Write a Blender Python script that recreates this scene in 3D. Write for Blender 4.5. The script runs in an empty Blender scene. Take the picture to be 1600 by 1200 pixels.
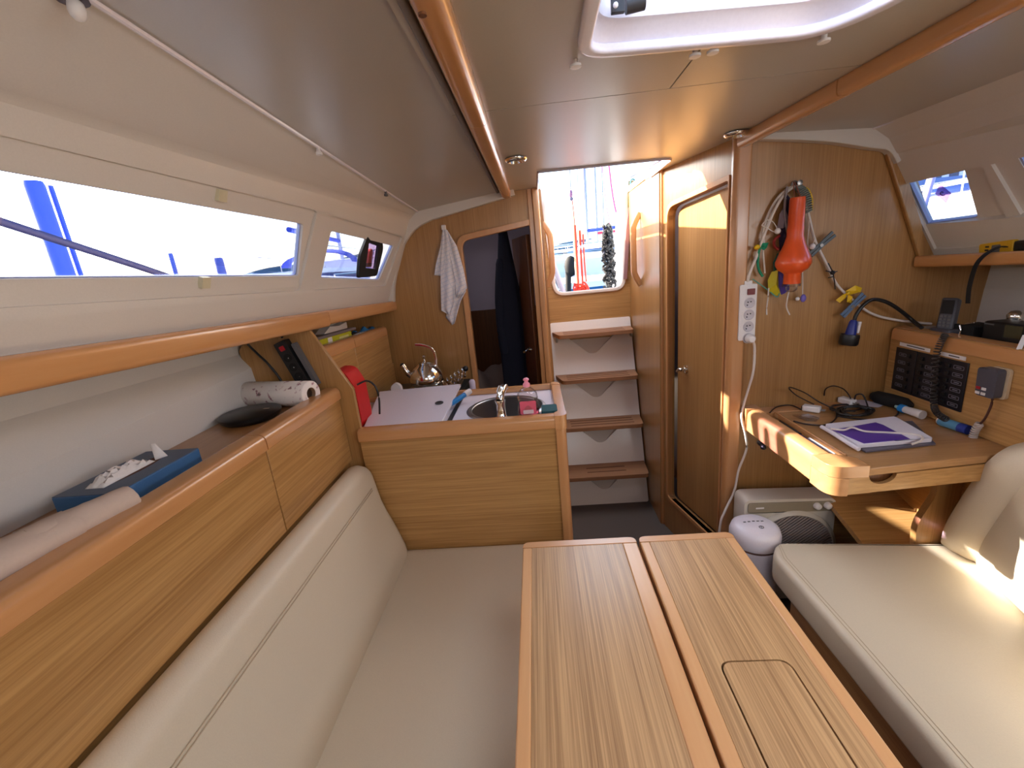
import bpy, bmesh, math, random
import numpy as np
from mathutils import Vector, Matrix
from mathutils.geometry import tessellate_polygon
random.seed(7)
S = bpy.context.scene
COL = S.collection
R = math.radians
# ---------------------------------------------------------------- camera
CAM = Vector((0, 0, 1.40)); F = 681.27
_p, _r, _w = R(15.1246), R(-5.5618), R(-4.1537)
FW = Vector((math.sin(_w)*math.cos(_p), math.cos(_w)*math.cos(_p), -math.sin(_p)))
_rt = Vector((math.cos(_w), -math.sin(_w), 0)); _up = _rt.cross(FW)
RT = _rt*math.cos(_r) + _up*math.sin(_r); UP = _up*math.cos(_r) - _rt*math.sin(_r)
cam = bpy.data.objects.new('camera', bpy.data.cameras.new('camera')); COL.objects.link(cam)
cam.data.sensor_width = 36; cam.data.lens = F/1600*36; cam.data.clip_start = 0.02; cam.data.clip_end = 500
M = Matrix((RT, UP, -FW)).transposed().to_4x4(); M.translation = CAM
cam.matrix_world = M; S.camera = cam
# ---------------------------------------------------------------- light
SUN = Vector((-1, .30, .52)).normalized()            # towards the sun
S.view_settings.view_transform = 'Standard'; S.view_settings.look = 'None'
S.view_settings.exposure = -0.22; S.view_settings.gamma = 1.0; S.view_settings.use_curve_mapping = False
world = bpy.data.worlds.new('world'); S.world = world; world.use_nodes = True
nt = world.node_tree; nt.nodes.clear()
sky = nt.nodes.new('ShaderNodeTexSky'); sky.sky_type = 'NISHITA'; sky.sun_disc = False
sky.sun_elevation = math.asin(SUN.z); sky.sun_rotation = math.atan2(SUN.x, SUN.y)
sky.air_density = 1.0; sky.dust_density = 3.0; sky.ozone_density = 1.5; sky.altitude = 0
bg = nt.nodes.new('ShaderNodeBackground'); bg.inputs[1].default_value = 0.95
wo = nt.nodes.new('ShaderNodeOutputWorld'); nt.links.new(sky.outputs[0], bg.inputs[0]); nt.links.new(bg.outputs[0], wo.inputs[0])
sl = bpy.data.lights.new('sun', 'SUN'); sl.energy = 38; sl.angle = R(0.6); sl.color = (1, .90, .74)
so = bpy.data.objects.new('sun', sl); COL.objects.link(so); so.location = (-6, 2, 5)
so.rotation_euler = SUN.to_track_quat('Z', 'Y').to_euler()
def area(name, loc, d, sx, sy, e, col):
    l = bpy.data.lights.new(name, 'AREA'); l.shape = 'RECTANGLE'; l.size = sx; l.size_y = sy; l.energy = e; l.color = col
    o = bpy.data.objects.new(name, l); COL.objects.link(o); o.location = loc
    o.rotation_euler = (-Vector(d)).to_track_quat('Z', 'Y').to_euler(); return o
area('hatch_daylight', (.34, .46, 2.5), (0, 0, -1), 1.0, 1.0, 14, (.88, .93, 1))
area('fore_fill', (.1, -1.1, 1.66), (0, .65, -1), .7, .5, 11, (.90, .93, 1))  # unseen fill added behind the camera; no hatch opening above it
area('starboard_fill', (1.30, -.35, 1.50), (-1, .45, -.62), 1.1, .18, 11, (.95, .96, 1))  # unseen fill added to brighten the port backrest, lockers and hull side
area('companionway_daylight', (.31, 2.33, 1.80), (0, -.25, -1), .40, .60, 6, (.90, .95, 1))
area('cabin_fill', (-.45, 2.5, 1.66), (.1, .4, -1), .2, .2, .55, (.95, .88, 1))  # weak fill added inside the aft cabin, which has no port
S.cycles.use_denoising = True
try: S.cycles.denoiser = 'OPENIMAGEDENOISE'
except Exception: pass
S.cycles.max_bounces = 8; S.cycles.diffuse_bounces = 5; S.cycles.transparent_max_bounces = 16
S.cycles.sample_clamp_indirect = 6; S.cycles.caustics_reflective = False; S.cycles.caustics_refractive = False
# ---------------------------------------------------------------- helpers
AX = {'x': 0, 'y': 1, 'z': 2}
def ray(px, py): return FW*F + RT*(px-800) - UP*(py-600)
def P(px, py, ax, c):                                   # where the photograph's pixel meets a plane
    d = ray(px, py); i = AX[ax]; return CAM + d*((c-CAM[i])/d[i])
def PP(px, py, p0, n):
    d = ray(px, py); n = Vector(n); return CAM + d*((Vector(p0)-CAM).dot(n)/d.dot(n))
def srgb(r, g, b):
    return tuple((v/255/12.92 if v/255 <= .04045 else ((v/255+.055)/1.055)**2.4) for v in (r, g, b)) + (1,)
def V(*a): return Vector(a)
class MB:
    def __init__(s): s.v = []; s.f = []
    def add(s, vs, fs):
        o = len(s.v); s.v += [Vector(v) for v in vs]; s.f += [tuple(i+o for i in f) for f in fs]; return s
    def box(s, a, b):
        x0, y0, z0 = [min(a[i], b[i]) for i in range(3)]; x1, y1, z1 = [max(a[i], b[i]) for i in range(3)]
        return s.add([(x0,y0,z0),(x1,y0,z0),(x1,y1,z0),(x0,y1,z0),(x0,y0,z1),(x1,y0,z1),(x1,y1,z1),(x0,y1,z1)],
            [(0,3,2,1),(4,5,6,7),(0,1,5,4),(1,2,6,5),(2,3,7,6),(3,0,4,7)])
    def obox(s, c, u, v, w):                            # centre and three half-axes
        c, u, v, w = map(Vector, (c, u, v, w)); p = []
        for k in (-1, 1):
            for i, j in ((-1,-1),(1,-1),(1,1),(-1,1)): p.append(c+u*i+v*j+w*k)
        return s.add(p, [(0,3,2,1),(4,5,6,7),(0,1,5,4),(1,2,6,5),(2,3,7,6),(3,0,4,7)])
    def slab(s, outer, holes, fn, w0, w1):
        loops = [list(outer)] + [list(h) for h in holes]
        tri = tessellate_polygon([[Vector((p[0], p[1], 0)) for p in l] for l in loops])
        flat = [p for l in loops for p in l]; n = len(flat)
        vs = [fn(p[0], p[1], w0) for p in flat] + [fn(p[0], p[1], w1) for p in flat]
        fs = [tuple(t) for t in tri] + [tuple(i+n for i in reversed(t)) for t in tri]; o = 0
        for l in loops:
            m = len(l)
            for i in range(m): j = (i+1) % m; fs.append((o+i, o+j, o+j+n, o+i+n))
            o += m
        return s.add(vs, fs)
    def sweep(s, path, sec, up=(0,0,1), closed=False, caps=True, scale=None):
        path = [Vector(p) for p in path]; n = len(path); m = len(sec); up = Vector(up); vs = []; fs = []
        for i, p in enumerate(path):
            a = path[i-1] if (i > 0 or closed) else p; b = path[(i+1) % n] if (i < n-1 or closed) else p
            t = (b-a).normalized(); r = t.cross(up)
            if r.length < 1e-4: r = t.cross(Vector((1, .01, 0)))
            r.normalize(); u = r.cross(t); k = scale[i] if scale else 1
            for q in sec: vs.append(p + r*q[0]*k + u*q[1]*k)
        for i in range(n if closed else n-1):
            i2 = (i+1) % n
            for j in range(m): j2 = (j+1) % m; fs.append((i*m+j, i*m+j2, i2*m+j2, i2*m+j))
        if caps and not closed: fs.append(tuple(reversed(range(m)))); fs.append(tuple((n-1)*m+j for j in range(m)))
        return s.add(vs, fs)
    def tube(s, path, r, n=8, closed=False, up=(0,0,1), scale=None):
        return s.sweep(path, [(r*math.cos(2*math.pi*k/n), r*math.sin(2*math.pi*k/n)) for k in range(n)], up, closed, True, scale)
    def lathe(s, prof, n=24, o=(0,0,0), ax=(0,0,1), hollow=False):
        if hollow: prof = list(prof)+[prof[0]]
        o = Vector(o); ax = Vector(ax).normalized(); q = ax.to_track_quat('Z', 'Y'); vs = []; fs = []; m = len(prof)
        for k in range(n):
            c, d = math.cos(2*math.pi*k/n), math.sin(2*math.pi*k/n)
            for r, z in prof: vs.append(o + q @ Vector((r*c, r*d, z)))
        for k in range(n):
            k2 = (k+1) % n
            for j in range(m-1): fs.append((k*m+j, k2*m+j, k2*m+j+1, k*m+j+1))
        if prof[0][0] > 1e-6 and not hollow: fs.append(tuple(k*m for k in reversed(range(n))))
        if prof[-1][0] > 1e-6 and not hollow: fs.append(tuple(k*m+m-1 for k in range(n)))
        return s.add(vs, fs)
    def ball(s, c, r, n=12):
        r = r if hasattr(r, '__len__') else (r, r, r); c = Vector(c); vs = []; fs = []; h = n//2+1
        for k in range(n):
            for j in range(h):
                a = 2*math.pi*k/n; b = math.pi*j/(h-1)-math.pi/2
                vs.append(c+Vector((r[0]*math.cos(a)*math.cos(b), r[1]*math.sin(a)*math.cos(b), r[2]*math.sin(b))))
        for k in range(n):
            k2 = (k+1) % n
            for j in range(h-1): fs.append((k*h+j, k2*h+j, k2*h+j+1, k*h+j+1))
        return s.add(vs, fs)
    def grid(s, nu, nv, fn, thick=0):
        vs = [fn(i/nu, j/nv) for i in range(nu+1) for j in range(nv+1)]
        return s.add(vs, [(i*(nv+1)+j, (i+1)*(nv+1)+j, (i+1)*(nv+1)+j+1, i*(nv+1)+j+1) for i in range(nu) for j in range(nv)])
WL = {}
def wloc(o): return WL[o.name] if o else Vector((0, 0, 0))
def build(name, mb, mat, parent=None, smooth=40, bevel=0, seg=2, sub=0, solid=0, label=None, cat=None, group=None, kind=None, base=True):
    me = bpy.data.meshes.new(name); vs = mb.v
    lo = Vector([min(v[i] for v in vs) for i in range(3)]); hi = Vector([max(v[i] for v in vs) for i in range(3)])
    c = (lo+hi)/2
    if base and not parent: c.z = lo.z
    me.from_pydata([tuple(v-c) for v in vs], [], mb.f); me.validate()
    bm = bmesh.new(); bm.from_mesh(me); bmesh.ops.remove_doubles(bm, verts=bm.verts, dist=1e-5)
    bmesh.ops.recalc_face_normals(bm, faces=bm.faces); bm.to_mesh(me); bm.free()
    if smooth:
        me.polygons.foreach_set('use_smooth', [True]*len(me.polygons))
        if smooth < 180: me.set_sharp_from_angle(angle=R(smooth))
    if mat: me.materials.append(mat)
    o = bpy.data.objects.new(name, me); COL.objects.link(o); WL[o.name] = c
    if parent: o.parent = parent
    o.location = c - wloc(parent)
    if solid: m = o.modifiers.new('s', 'SOLIDIFY'); m.thickness = solid; m.offset = 0
    if bevel:
        m = o.modifiers.new('b', 'BEVEL'); m.width = bevel; m.segments = seg; m.limit_method = 'ANGLE'; m.angle_limit = R(35); m.harden_normals = False
    if sub: m = o.modifiers.new('u', 'SUBSURF'); m.levels = sub; m.render_levels = sub
    tag(o, label, cat, group, kind); return o
def tag(o, label=None, cat=None, group=None, kind=None):
    for k, v in (('label', label), ('category', cat), ('group', group), ('kind', kind)):
        if v: o[k] = v
    return o
def root(name, loc, label=None, cat=None, group=None, kind=None):
    o = bpy.data.objects.new(name, None); COL.objects.link(o); o.location = loc; o.empty_display_size = .05
    WL[o.name] = Vector(loc); return tag(o, label, cat, group, kind)
def rpoly(pts, rad, n=5):
    out = []; m = len(pts)
    for i in range(m):
        a, b, c = Vector(pts[i-1][:2]), Vector(pts[i][:2]), Vector(pts[(i+1) % m][:2])
        r = rad[i] if hasattr(rad, '__len__') else rad
        if r <= 0: out.append(tuple(b)); continue
        u = (a-b).normalized(); w = (c-b).normalized(); ra = rad[i-1] if hasattr(rad, '__len__') else rad; rc = rad[(i+1) % m] if hasattr(rad, '__len__') else rad
        r = min(r, (a-b).length*(.49 if ra else .95), (c-b).length*(.49 if rc else .95))
        for k in range(n+1):
            t = k/n; q = (b+u*r)*(1-t)**2 + b*2*t*(1-t) + (b+w*r)*t*t; out.append((q.x, q.y))
    return out
def rrect(w, h, r, n=4): return rpoly([(-w/2,-h/2),(w/2,-h/2),(w/2,h/2),(-w/2,h/2)], r, n)
def curve(pts, n=8):                                     # smooth path through points
    pts = [Vector(p) for p in pts]; out = []
    for i in range(len(pts)-1):
        a = pts[max(i-1, 0)]; b = pts[i]; c = pts[i+1]; d = pts[min(i+2, len(pts)-1)]
        for k in range(n):
            t = k/n; out.append(.5*((2*b)+(c-a)*t+(2*a-5*b+4*c-d)*t*t+(3*b-a-3*c+d)*t**3))
    return out+[pts[-1]]
# ---------------------------------------------------------------- materials
def mat(name, col, rough=.5, metal=0, spec=.5, coat=0, emit=0, trans=0, alpha=1, bump=0, bscale=200, sheen=0):
    m = bpy.data.materials.new(name); m.use_nodes = True; n = m.node_tree.nodes; b = n['Principled BSDF']
    b.inputs['Base Color'].default_value = srgb(*col); b.inputs['Roughness'].default_value = rough; b.inputs['Metallic'].default_value = metal
    b.inputs['Specular IOR Level'].default_value = spec; b.inputs['Coat Weight'].default_value = coat; b.inputs['Coat Roughness'].default_value = .15
    b.inputs['Transmission Weight'].default_value = trans; b.inputs['Alpha'].default_value = alpha
    L = m.node_tree.links; tc = n.new('ShaderNodeTexCoord'); no = n.new('ShaderNodeTexNoise'); no.inputs['Scale'].default_value = bscale; no.inputs['Detail'].default_value = 3
    L.new(tc.outputs['Object'], no.inputs['Vector'])
    mx = n.new('ShaderNodeMixRGB'); mx.blend_type = 'MULTIPLY'; mx.inputs[0].default_value = .10; mx.inputs[1].default_value = srgb(*col)
    L.new(no.outputs['Fac'], mx.inputs[2]); L.new(mx.outputs[0], b.inputs['Base Color'])
    if bump:
        bp = n.new('ShaderNodeBump'); bp.inputs['Strength'].default_value = bump; bp.inputs['Distance'].default_value = .001
        L.new(no.outputs['Fac'], bp.inputs['Height']); L.new(bp.outputs[0], b.inputs['Normal'])
    if emit:
        b.inputs['Emission Color'].default_value = srgb(*col); b.inputs['Emission Strength'].default_value = emit
    return m
def wood(name, c1, c2, ax, fine=170, rough=.33, coat=.25, streak=.9, coarse=14):
    m = bpy.data.materials.new(name); m.use_nodes = True; n = m.node_tree.nodes; L = m.node_tree.links; b = n['Principled BSDF']
    tc = n.new('ShaderNodeTexCoord'); mp = n.new('ShaderNodeMapping')
    sc = [fine]*3; sc[AX[ax]] = 3.2; mp.inputs['Scale'].default_value = sc
    n1 = n.new('ShaderNodeTexNoise'); n1.inputs['Scale'].default_value = 1; n1.inputs['Detail'].default_value = 5; n1.inputs['Roughness'].default_value = .6; n1.inputs['Distortion'].default_value = .3
    mp2 = n.new('ShaderNodeMapping'); sc = [coarse]*3; sc[AX[ax]] = .7; mp2.inputs['Scale'].default_value = sc
    n2 = n.new('ShaderNodeTexNoise'); n2.inputs['Scale'].default_value = 1; n2.inputs['Detail'].default_value = 3
    for q, z in ((mp, n1), (mp2, n2)): L.new(tc.outputs['Object'], q.inputs['Vector']); L.new(q.outputs[0], z.inputs['Vector'])
    r1 = n.new('ShaderNodeMapRange'); r1.inputs[1].default_value = .33; r1.inputs[2].default_value = .67
    L.new(n1.outputs['Fac'], r1.inputs[0])
    r2 = n.new('ShaderNodeMapRange'); r2.inputs[1].default_value = .3; r2.inputs[2].default_value = .7; L.new(n2.outputs['Fac'], r2.inputs[0])
    ad = n.new('ShaderNodeMath'); ad.operation = 'MULTIPLY_ADD'; ad.inputs[1].default_value = .65*streak; L.new(r1.outputs[0], ad.inputs[0])
    m2 = n.new('ShaderNodeMath'); m2.operation = 'MULTIPLY'; m2.inputs[1].default_value = .35; L.new(r2.outputs[0], m2.inputs[0]); L.new(m2.outputs[0], ad.inputs[2])
    mx = n.new('ShaderNodeMixRGB'); mx.inputs[1].default_value = srgb(*c2); mx.inputs[2].default_value = srgb(*c1); L.new(ad.outputs[0], mx.inputs[0])
    L.new(mx.outputs[0], b.inputs['Base Color']); b.inputs['Roughness'].default_value = rough; b.inputs['Coat Weight'].default_value = coat; b.inputs['Coat Roughness'].default_value = .2
    bp = n.new('ShaderNodeBump'); bp.inputs['Strength'].default_value = .15; bp.inputs['Distance'].default_value = .0004; L.new(n1.outputs['Fac'], bp.inputs['Height']); L.new(bp.outputs[0], b.inputs['Normal'])
    return m
VC1, VC2 = (200, 156, 98), (150, 106, 56)
veX = wood('veneer_across', VC1, VC2, 'x'); veY = wood('veneer_along', VC1, VC2, 'y'); veZ = wood('veneer_upright', (184, 140, 86), (146, 104, 58), 'z', fine=220, streak=.8)
tabW = wood('table_veneer', (200, 160, 112), (138, 101, 65), 'y', fine=330, rough=.36, coat=.15, streak=1.35, coarse=60)
trim = wood('solid_trim', (208, 156, 104), (186, 130, 80), 'y', fine=40, rough=.26, coat=.5, streak=.5)
trimX = wood('solid_trim_across', (208, 156, 104), (186, 130, 80), 'x', fine=40, rough=.26, coat=.5, streak=.5)
trimZ = wood('solid_trim_upright', (206, 156, 106), (184, 130, 82), 'z', fine=40, rough=.28, coat=.4, streak=.5)
trimT = wood('table_trim', (222, 176, 126), (204, 150, 98), 'y', fine=60, rough=.32, coat=.3, streak=.5)
trimTX = wood('table_trim_across', (214, 164, 114), (192, 138, 88), 'x', fine=60, rough=.32, coat=.3, streak=.5)
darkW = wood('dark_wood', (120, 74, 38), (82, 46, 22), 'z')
teak = wood('teak_tread', (172, 124, 86), (136, 92, 62), 'x', rough=.5, coat=0)
groove = mat('tread_groove', (112, 72, 48), .8)
liner = mat('white_liner', (212, 206, 198), .45, bump=.06, bscale=350)
vinyl = mat('ceiling_vinyl', (182, 176, 167), .30, bump=.05, bscale=500)
gel = mat('white_gelcoat', (232, 222, 212), .28, coat=.3)
cream = mat('cream_leather', (218, 204, 178), .42, bump=.25, bscale=420)
creamS = mat('cream_stitch', (196, 176, 146), .7)
whiteP = mat('white_plastic', (236, 232, 230), .35); whiteG = mat('white_gloss', (232, 228, 238), .22)
black = mat('black_plastic', (20, 20, 22), .4); blackM = mat('black_matte', (14, 12, 12), .8); grey = mat('grey_plastic', (96, 96, 98), .45); dgrey = mat('dark_grey_plastic', (48, 48, 52), .45)
chrome = mat('chrome', (225, 222, 216), .1, metal=1); steel = mat('brushed_steel', (150, 146, 142), .32, metal=1)
red = mat('red_fabric', (200, 14, 14), .5); redP = mat('red_rocker', (170, 20, 34), .3)
orange = mat('orange_plastic', (232, 88, 34), .32, coat=.3); yellow = mat('yellow_plastic', (232, 190, 20), .5); green = mat('green_cord', (20, 140, 100), .6)
blue = mat('blue_plastic', (20, 60, 190), .4); purple = mat('purple_print', (84, 52, 148), .5); navy = mat('navy_cloth', (16, 20, 40), .9)
carpet = mat('carpet', (98, 86, 78), .95, bump=.8, bscale=300)
cordW = mat('white_cord', (224, 214, 204), .5)
def glassy(name, tint, gloss=.08, rough=.02):
    m = bpy.data.materials.new(name); m.use_nodes = True; n = m.node_tree.nodes; L = m.node_tree.links; n.clear()
    o = n.new('ShaderNodeOutputMaterial'); t = n.new('ShaderNodeBsdfTransparent'); t.inputs[0].default_value = tint
    g = n.new('ShaderNodeBsdfGlossy'); g.inputs['Roughness'].default_value = rough; x = n.new('ShaderNodeMixShader')
    fr = n.new('ShaderNodeLayerWeight'); fr.inputs[0].default_value = .25; mu = n.new('ShaderNodeMath'); mu.operation = 'MULTIPLY_ADD'; mu.inputs[1].default_value = .5; mu.inputs[2].default_value = gloss*.3
    L.new(fr.outputs['Fresnel'], mu.inputs[0]); L.new(mu.outputs[0], x.inputs[0]); L.new(t.outputs[0], x.inputs[1]); L.new(g.outputs[0], x.inputs[2]); L.new(x.outputs[0], o.inputs[0]); return m
pane = glassy('acrylic_pane', (.86, .89, .97, 1)); clearP = glassy('clear_plastic', (.9, .88, .88, 1), .2); pinkP = glassy('pink_liquid', (.95, .42, .5, 1), .2)
# ================================================================ SETTING
CZ = 1.735; YB = 2.20; YC = 2.72; YN = 1.63; YF = -1.5
def st(name, mb, m, parent=None, **k):
    return build(name, mb, m, parent, kind=None if parent else 'structure', **k)
def fXY(z0): return lambda u, v, w: V(u, v, z0+w)
def fXZ(y0): return lambda u, v, w: V(u, y0+w, v)
def fYZ(x0): return lambda u, v, w: V(x0+w, u, v)
# floor
st('floor', MB().box((-1.1, YF, -.05), (1.7, 5.2, 0)), carpet)
# ---- liners (cabin sides), ruled between two stations
LN = [(-.49,1.745),(-.60,1.715),(-.68,1.67),(-.715,1.59),(-.76,1.475),(-.775,1.425),(-.79,1.345),(-.795,1.315),(-1.03,1.30),(-1.02,1.21),(-.945,1.03),(-.92,.90),(-.80,.25),(-.70,-.02)]
LF = [(-.522,1.685),(-.542,1.67),(-.565,1.65),(-.665,1.556),(-.70,1.40),(-.712,1.345),(-.73,1.285),(-.735,1.26),(-1.01,1.25),(-1.00,1.185),(-.985,1.03),(-.96,.90),(-.82,.25),(-.72,-.02)]
RN = [(1.19,1.722),(1.24,1.69),(1.27,1.65),(1.33,1.57),(1.39,1.41),(1.465,1.31),(1.47,1.278),(1.66,1.27),(1.64,1.19),(1.60,1.03),(1.55,.85),(1.35,.25),(1.2,-.02)]
RF = [(1.10,1.711),(1.15,1.675),(1.18,1.63),(1.24,1.557),(1.31,1.405),(1.375,1.295),(1.38,1.27),(1.57,1.262),(1.56,1.17),(1.55,1.03),(1.50,.85),(1.30,.25),(1.15,-.02)]
def LP(i, y): t = (y-.6)/1.6; a, b = LN[i], LF[i]; return a[0]+(b[0]-a[0])*t, a[1]+(b[1]-a[1])*t
def RP(i, y): t = (y-1.0)/.63; t = max(t, -1.6); a, b = RN[i], RF[i]; return a[0]+(b[0]-a[0])*t, a[1]+(b[1]-a[1])*t
def strip(fnP, i, j, sign):
    def fn(y, v, w):
        a, b = fnP(i, y), fnP(j, y); x = a[0]+(b[0]-a[0])*v; z = a[1]+(b[1]-a[1])*v
        d = Vector((b[0]-a[0], b[1]-a[1])).normalized(); n = Vector((d.y, -d.x))*sign
        return V(x+n.x*w, y, z+n.y*w)
    return fn
def side(name, fnP, sign, y1, specs, m):
    mb = MB()
    for i, j, holes in specs: mb.slab([(YF,0),(y1,0),(y1,1),(YF,1)], holes, strip(fnP, i, j, sign), 0, .025)
    return st(name, mb, m, smooth=30)
# left side : strips 0-1,1-2,2-3 ; window band 3..4 ; holes in (y, v) of strip 2->5
def uvL(px, py):                                         # photograph pixel -> (y, v) on the band between profile 2 and 6
    best = None
    for k in range(60):
        v = k/59
        f = strip(LP, 2, 6, 1)
        lo, hi = -1.0, 2.6
        for _ in range(1):
            pass
        for yy in np.linspace(.3, 2.4, 140):
            q = f(yy, v, 0)-CAM; z = q.dot(FW)
            if z < .05: continue
            e = (800+F*q.dot(RT)/z-px)**2+(600-F*q.dot(UP)/z-py)**2
            if best is None or e < best[0]: best = (e, yy, v)
    return best[1], best[2]
w2 = [uvL(*p) for p in ((521,362),(618,386),(596,439),(507,436))]
wl = uvL(478, 352); wb = uvL(469, 432)
win1 = rpoly([(-.55, wl[1]-.01), wl, wb, (-.60, wb[1]+.02)], .02)
win2 = rpoly(w2, .02)
rec1 = rpoly([(-.75,.10),(wl[0]+.05,.13),(wl[0]+.02,.80),(-.75,.80)], .03)
rec2 = rpoly([(w2[0][0]-.04,.14),(2.14,.2),(2.08,.80),(w2[3][0]-.06,.80)], .03)
band = strip(LP, 2, 6, 1)
mb = MB()
for i in (0, 1): mb.slab([(YF,0),(YB,0),(YB,1),(YF,1)], [], strip(LP, i, i+1, 1), 0, .025)
mb.slab([(YF,0),(YB,0),(YB,1),(YF,1)], [rec1, rec2], band, 0, .010)
mb.slab([(YF,0),(YB,0),(YB,1),(YF,1)], [win1, win2], band, .0095, .028)
for i in (6, 7, 8, 9, 10, 11, 12): mb.slab([(YF,0),(YB+.03,0),(YB+.03,1),(YF,1)], [], strip(LP, i, i+1, 1), 0, .02)
st('wall_left', mb, liner, smooth=28, bevel=.004)
for k, wv in enumerate((win1, win2)):
    r_ = root('window_%d' % (k+1), band(sum(p[0] for p in wv)/len(wv), sum(p[1] for p in wv)/len(wv), .02), kind='structure')
    build('pane', MB().slab(wv, [], band, .022, .026), pane, r_)
    inner = [(p[0], p[1]) for p in wv]
    cx = sum(p[0] for p in wv)/len(wv); cy = sum(p[1] for p in wv)/len(wv)
    hh = (max(p[1] for p in wv)-min(p[1] for p in wv))/2; ww = (max(p[0] for p in wv)-min(p[0] for p in wv))/2
    inn = [(cx+(p[0]-cx)*(1-.004/ww), cy+(p[1]-cy)*(1-.02)) for p in wv]
    build('gasket', MB().slab(wv, [inn], band, .016, .022), mat('gasket_%d' % k, (150, 160, 200), .6), r_)
# right side
bandR = strip(RP, 2, 5, -1)
def uvR(px, py):
    best = None
    for v in np.linspace(0, 1, 50):
        for yy in np.linspace(.9, 1.7, 80):
            q = bandR(yy, v, 0)-CAM; z = q.dot(FW); e = (800+F*q.dot(RT)/z-px)**2+(600-F*q.dot(UP)/z-py)**2
            if best is None or e < best[0]: best = (e, yy, v)
    return best[1], best[2]
a = [uvR(*p) for p in ((1500,262),(1523,342),(1583,245),(1600,322))]
vt, vb = a[0][1], a[1][1]
win3 = rpoly([(YN-.008, vt),(YN-.008, vb), (a[1][0], vb), (a[0][0], vt)], [0, 0, .02, .02])
win4 = rpoly([(a[2][0], vt),(a[2][0]-.02, vb),(.1, vb),(.1, vt)], .03)
mb = MB()
for i in (0, 1): mb.slab([(YF,0),(YN+.0,0),(YN,1),(YF,1)], [], strip(RP, i, i+1, -1), 0, .025)
rc3 = [(YN-.004,.28),(YN-.01,.93),(a[0][0]-.06,.93),(a[0][0]-.05,.28)]
mb.slab([(YF,0),(YN,0),(YN,1),(YF,1)], [rc3, [(a[2][0]+.05,.28),(a[2][0]+.02,.93),(0,.93),(0,.28)]], bandR, 0, .010)
mb.slab([(YF,0),(YN,0),(YN,1),(YF,1)], [win3, win4], bandR, .0095, .035)
for i in range(5, 12): mb.slab([(YF,0),(YN+.03,0),(YN+.03,1),(YF,1)], [], strip(RP, i, i+1, -1), 0, .02)
st('wall_right', mb, liner, smooth=28, bevel=.004)
for k, wv in enumerate((win3, win4)):
    cx = sum(p[0] for p in wv)/len(wv); cy = sum(p[1] for p in wv)/len(wv)
    r_ = root('window_%d' % (k+3), bandR(cx, cy, .02), kind='structure')
    build('pane', MB().slab(wv, [], bandR, .022, .026), pane, r_)
    ww = (max(p[0] for p in wv)-min(p[0] for p in wv))/2
    inn = [(cx+(p[0]-cx)*(1-.005/ww), cy+(p[1]-cy)*(1-.03)) for p in wv]
    build('gasket', MB().slab(wv, [inn], bandR, .012, .022), mat('gasket_%d' % (k+3), (150, 160, 200), .6), r_)
# ---- ceiling: backing + panels with real joints
hatch = rpoly([(.106,.846),(.108,.40),(.120,.10),(.60,.10),(.60,.40),(.578,.80),(.525,.893)], [.04,.02,.04,.04,.02,.07,.07], 6)
hatch = rpoly([(.108,.855),(.10,.15),(.60,.15),(.585,.78),(.52,.893)], [.05,.05,.05,.08,.08], 6)
notch = [(.044,YB+.02)]+rpoly([(.044,YB+.02),(.045,1.815),(.558,1.836),(.572,YC+.03)], [0,.01,.045,0])[1:-1]
mb = MB().slab([(-.16,YF),(-.12,YB+.02)]+notch+[(.572,YC+.03),(.60,YC+.03),(.60,2.1),(.74,1.66),(.74,YN-.02),(.95,.6),(1.0,YF)], [hatch], fXY(CZ+.006), 0, .03)
cl = st('ceiling', mb, liner, smooth=30)
g = .0016; JX = .322; JY = 1.091
build('ceiling_panel', MB().slab([(-.155,JY+g),(-.12,YB)]+[(.044,YB)]+notch[1:]+[(.5665,2.3),(.60,2.3),(.60,2.06),(.72,1.64),(.74,YN-.02),(.80,JY+g)], [], fXY(CZ), 0, .006), vinyl, cl)
lh = [p for p in hatch]
def clip(poly, k, lim, keep):                            # Sutherland-Hodgman against one axis
    out = []
    for i in range(len(poly)):
        a_, b_ = poly[i-1], poly[i]; ia = (a_[k] < lim) == keep; ib = (b_[k] < lim) == keep
        if ia != ib: t = (lim-a_[k])/(b_[k]-a_[k]); out.append((a_[0]+(b_[0]-a_[0])*t, a_[1]+(b_[1]-a_[1])*t))
        if ib: out.append(b_)
    return out
def half(keep):
    # outer rectangle with the hatch notch cut from its inner side
    h = clip(hatch, 0, JX-g if keep else JX+g, keep); lim = JX-g if keep else JX+g
    ed = [p for p in h]
    i0 = [i for i, p in enumerate(ed) if abs(p[0]-lim) < 1e-6]
    pts = ed[:]                                           # rotate so that it runs from one cut point to the other along the hatch
    hi = max(i0, key=lambda i: ed[i][1]); pts = ed[hi:]+ed[:hi]
    if abs(pts[1][0]-lim) < 1e-6: pts = [pts[0]]+pts[:0:-1]
    out_ = [(-.157 if keep else .99, YF), (-.157 if keep else .80, JY-g)]
    return [(lim, YF)]+out_+[(lim, JY-g)]+pts
for keep in (True, False):
    build('ceiling_panel', MB().slab(half(keep), [], fXY(CZ), 0, .006), vinyl, cl)
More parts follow.
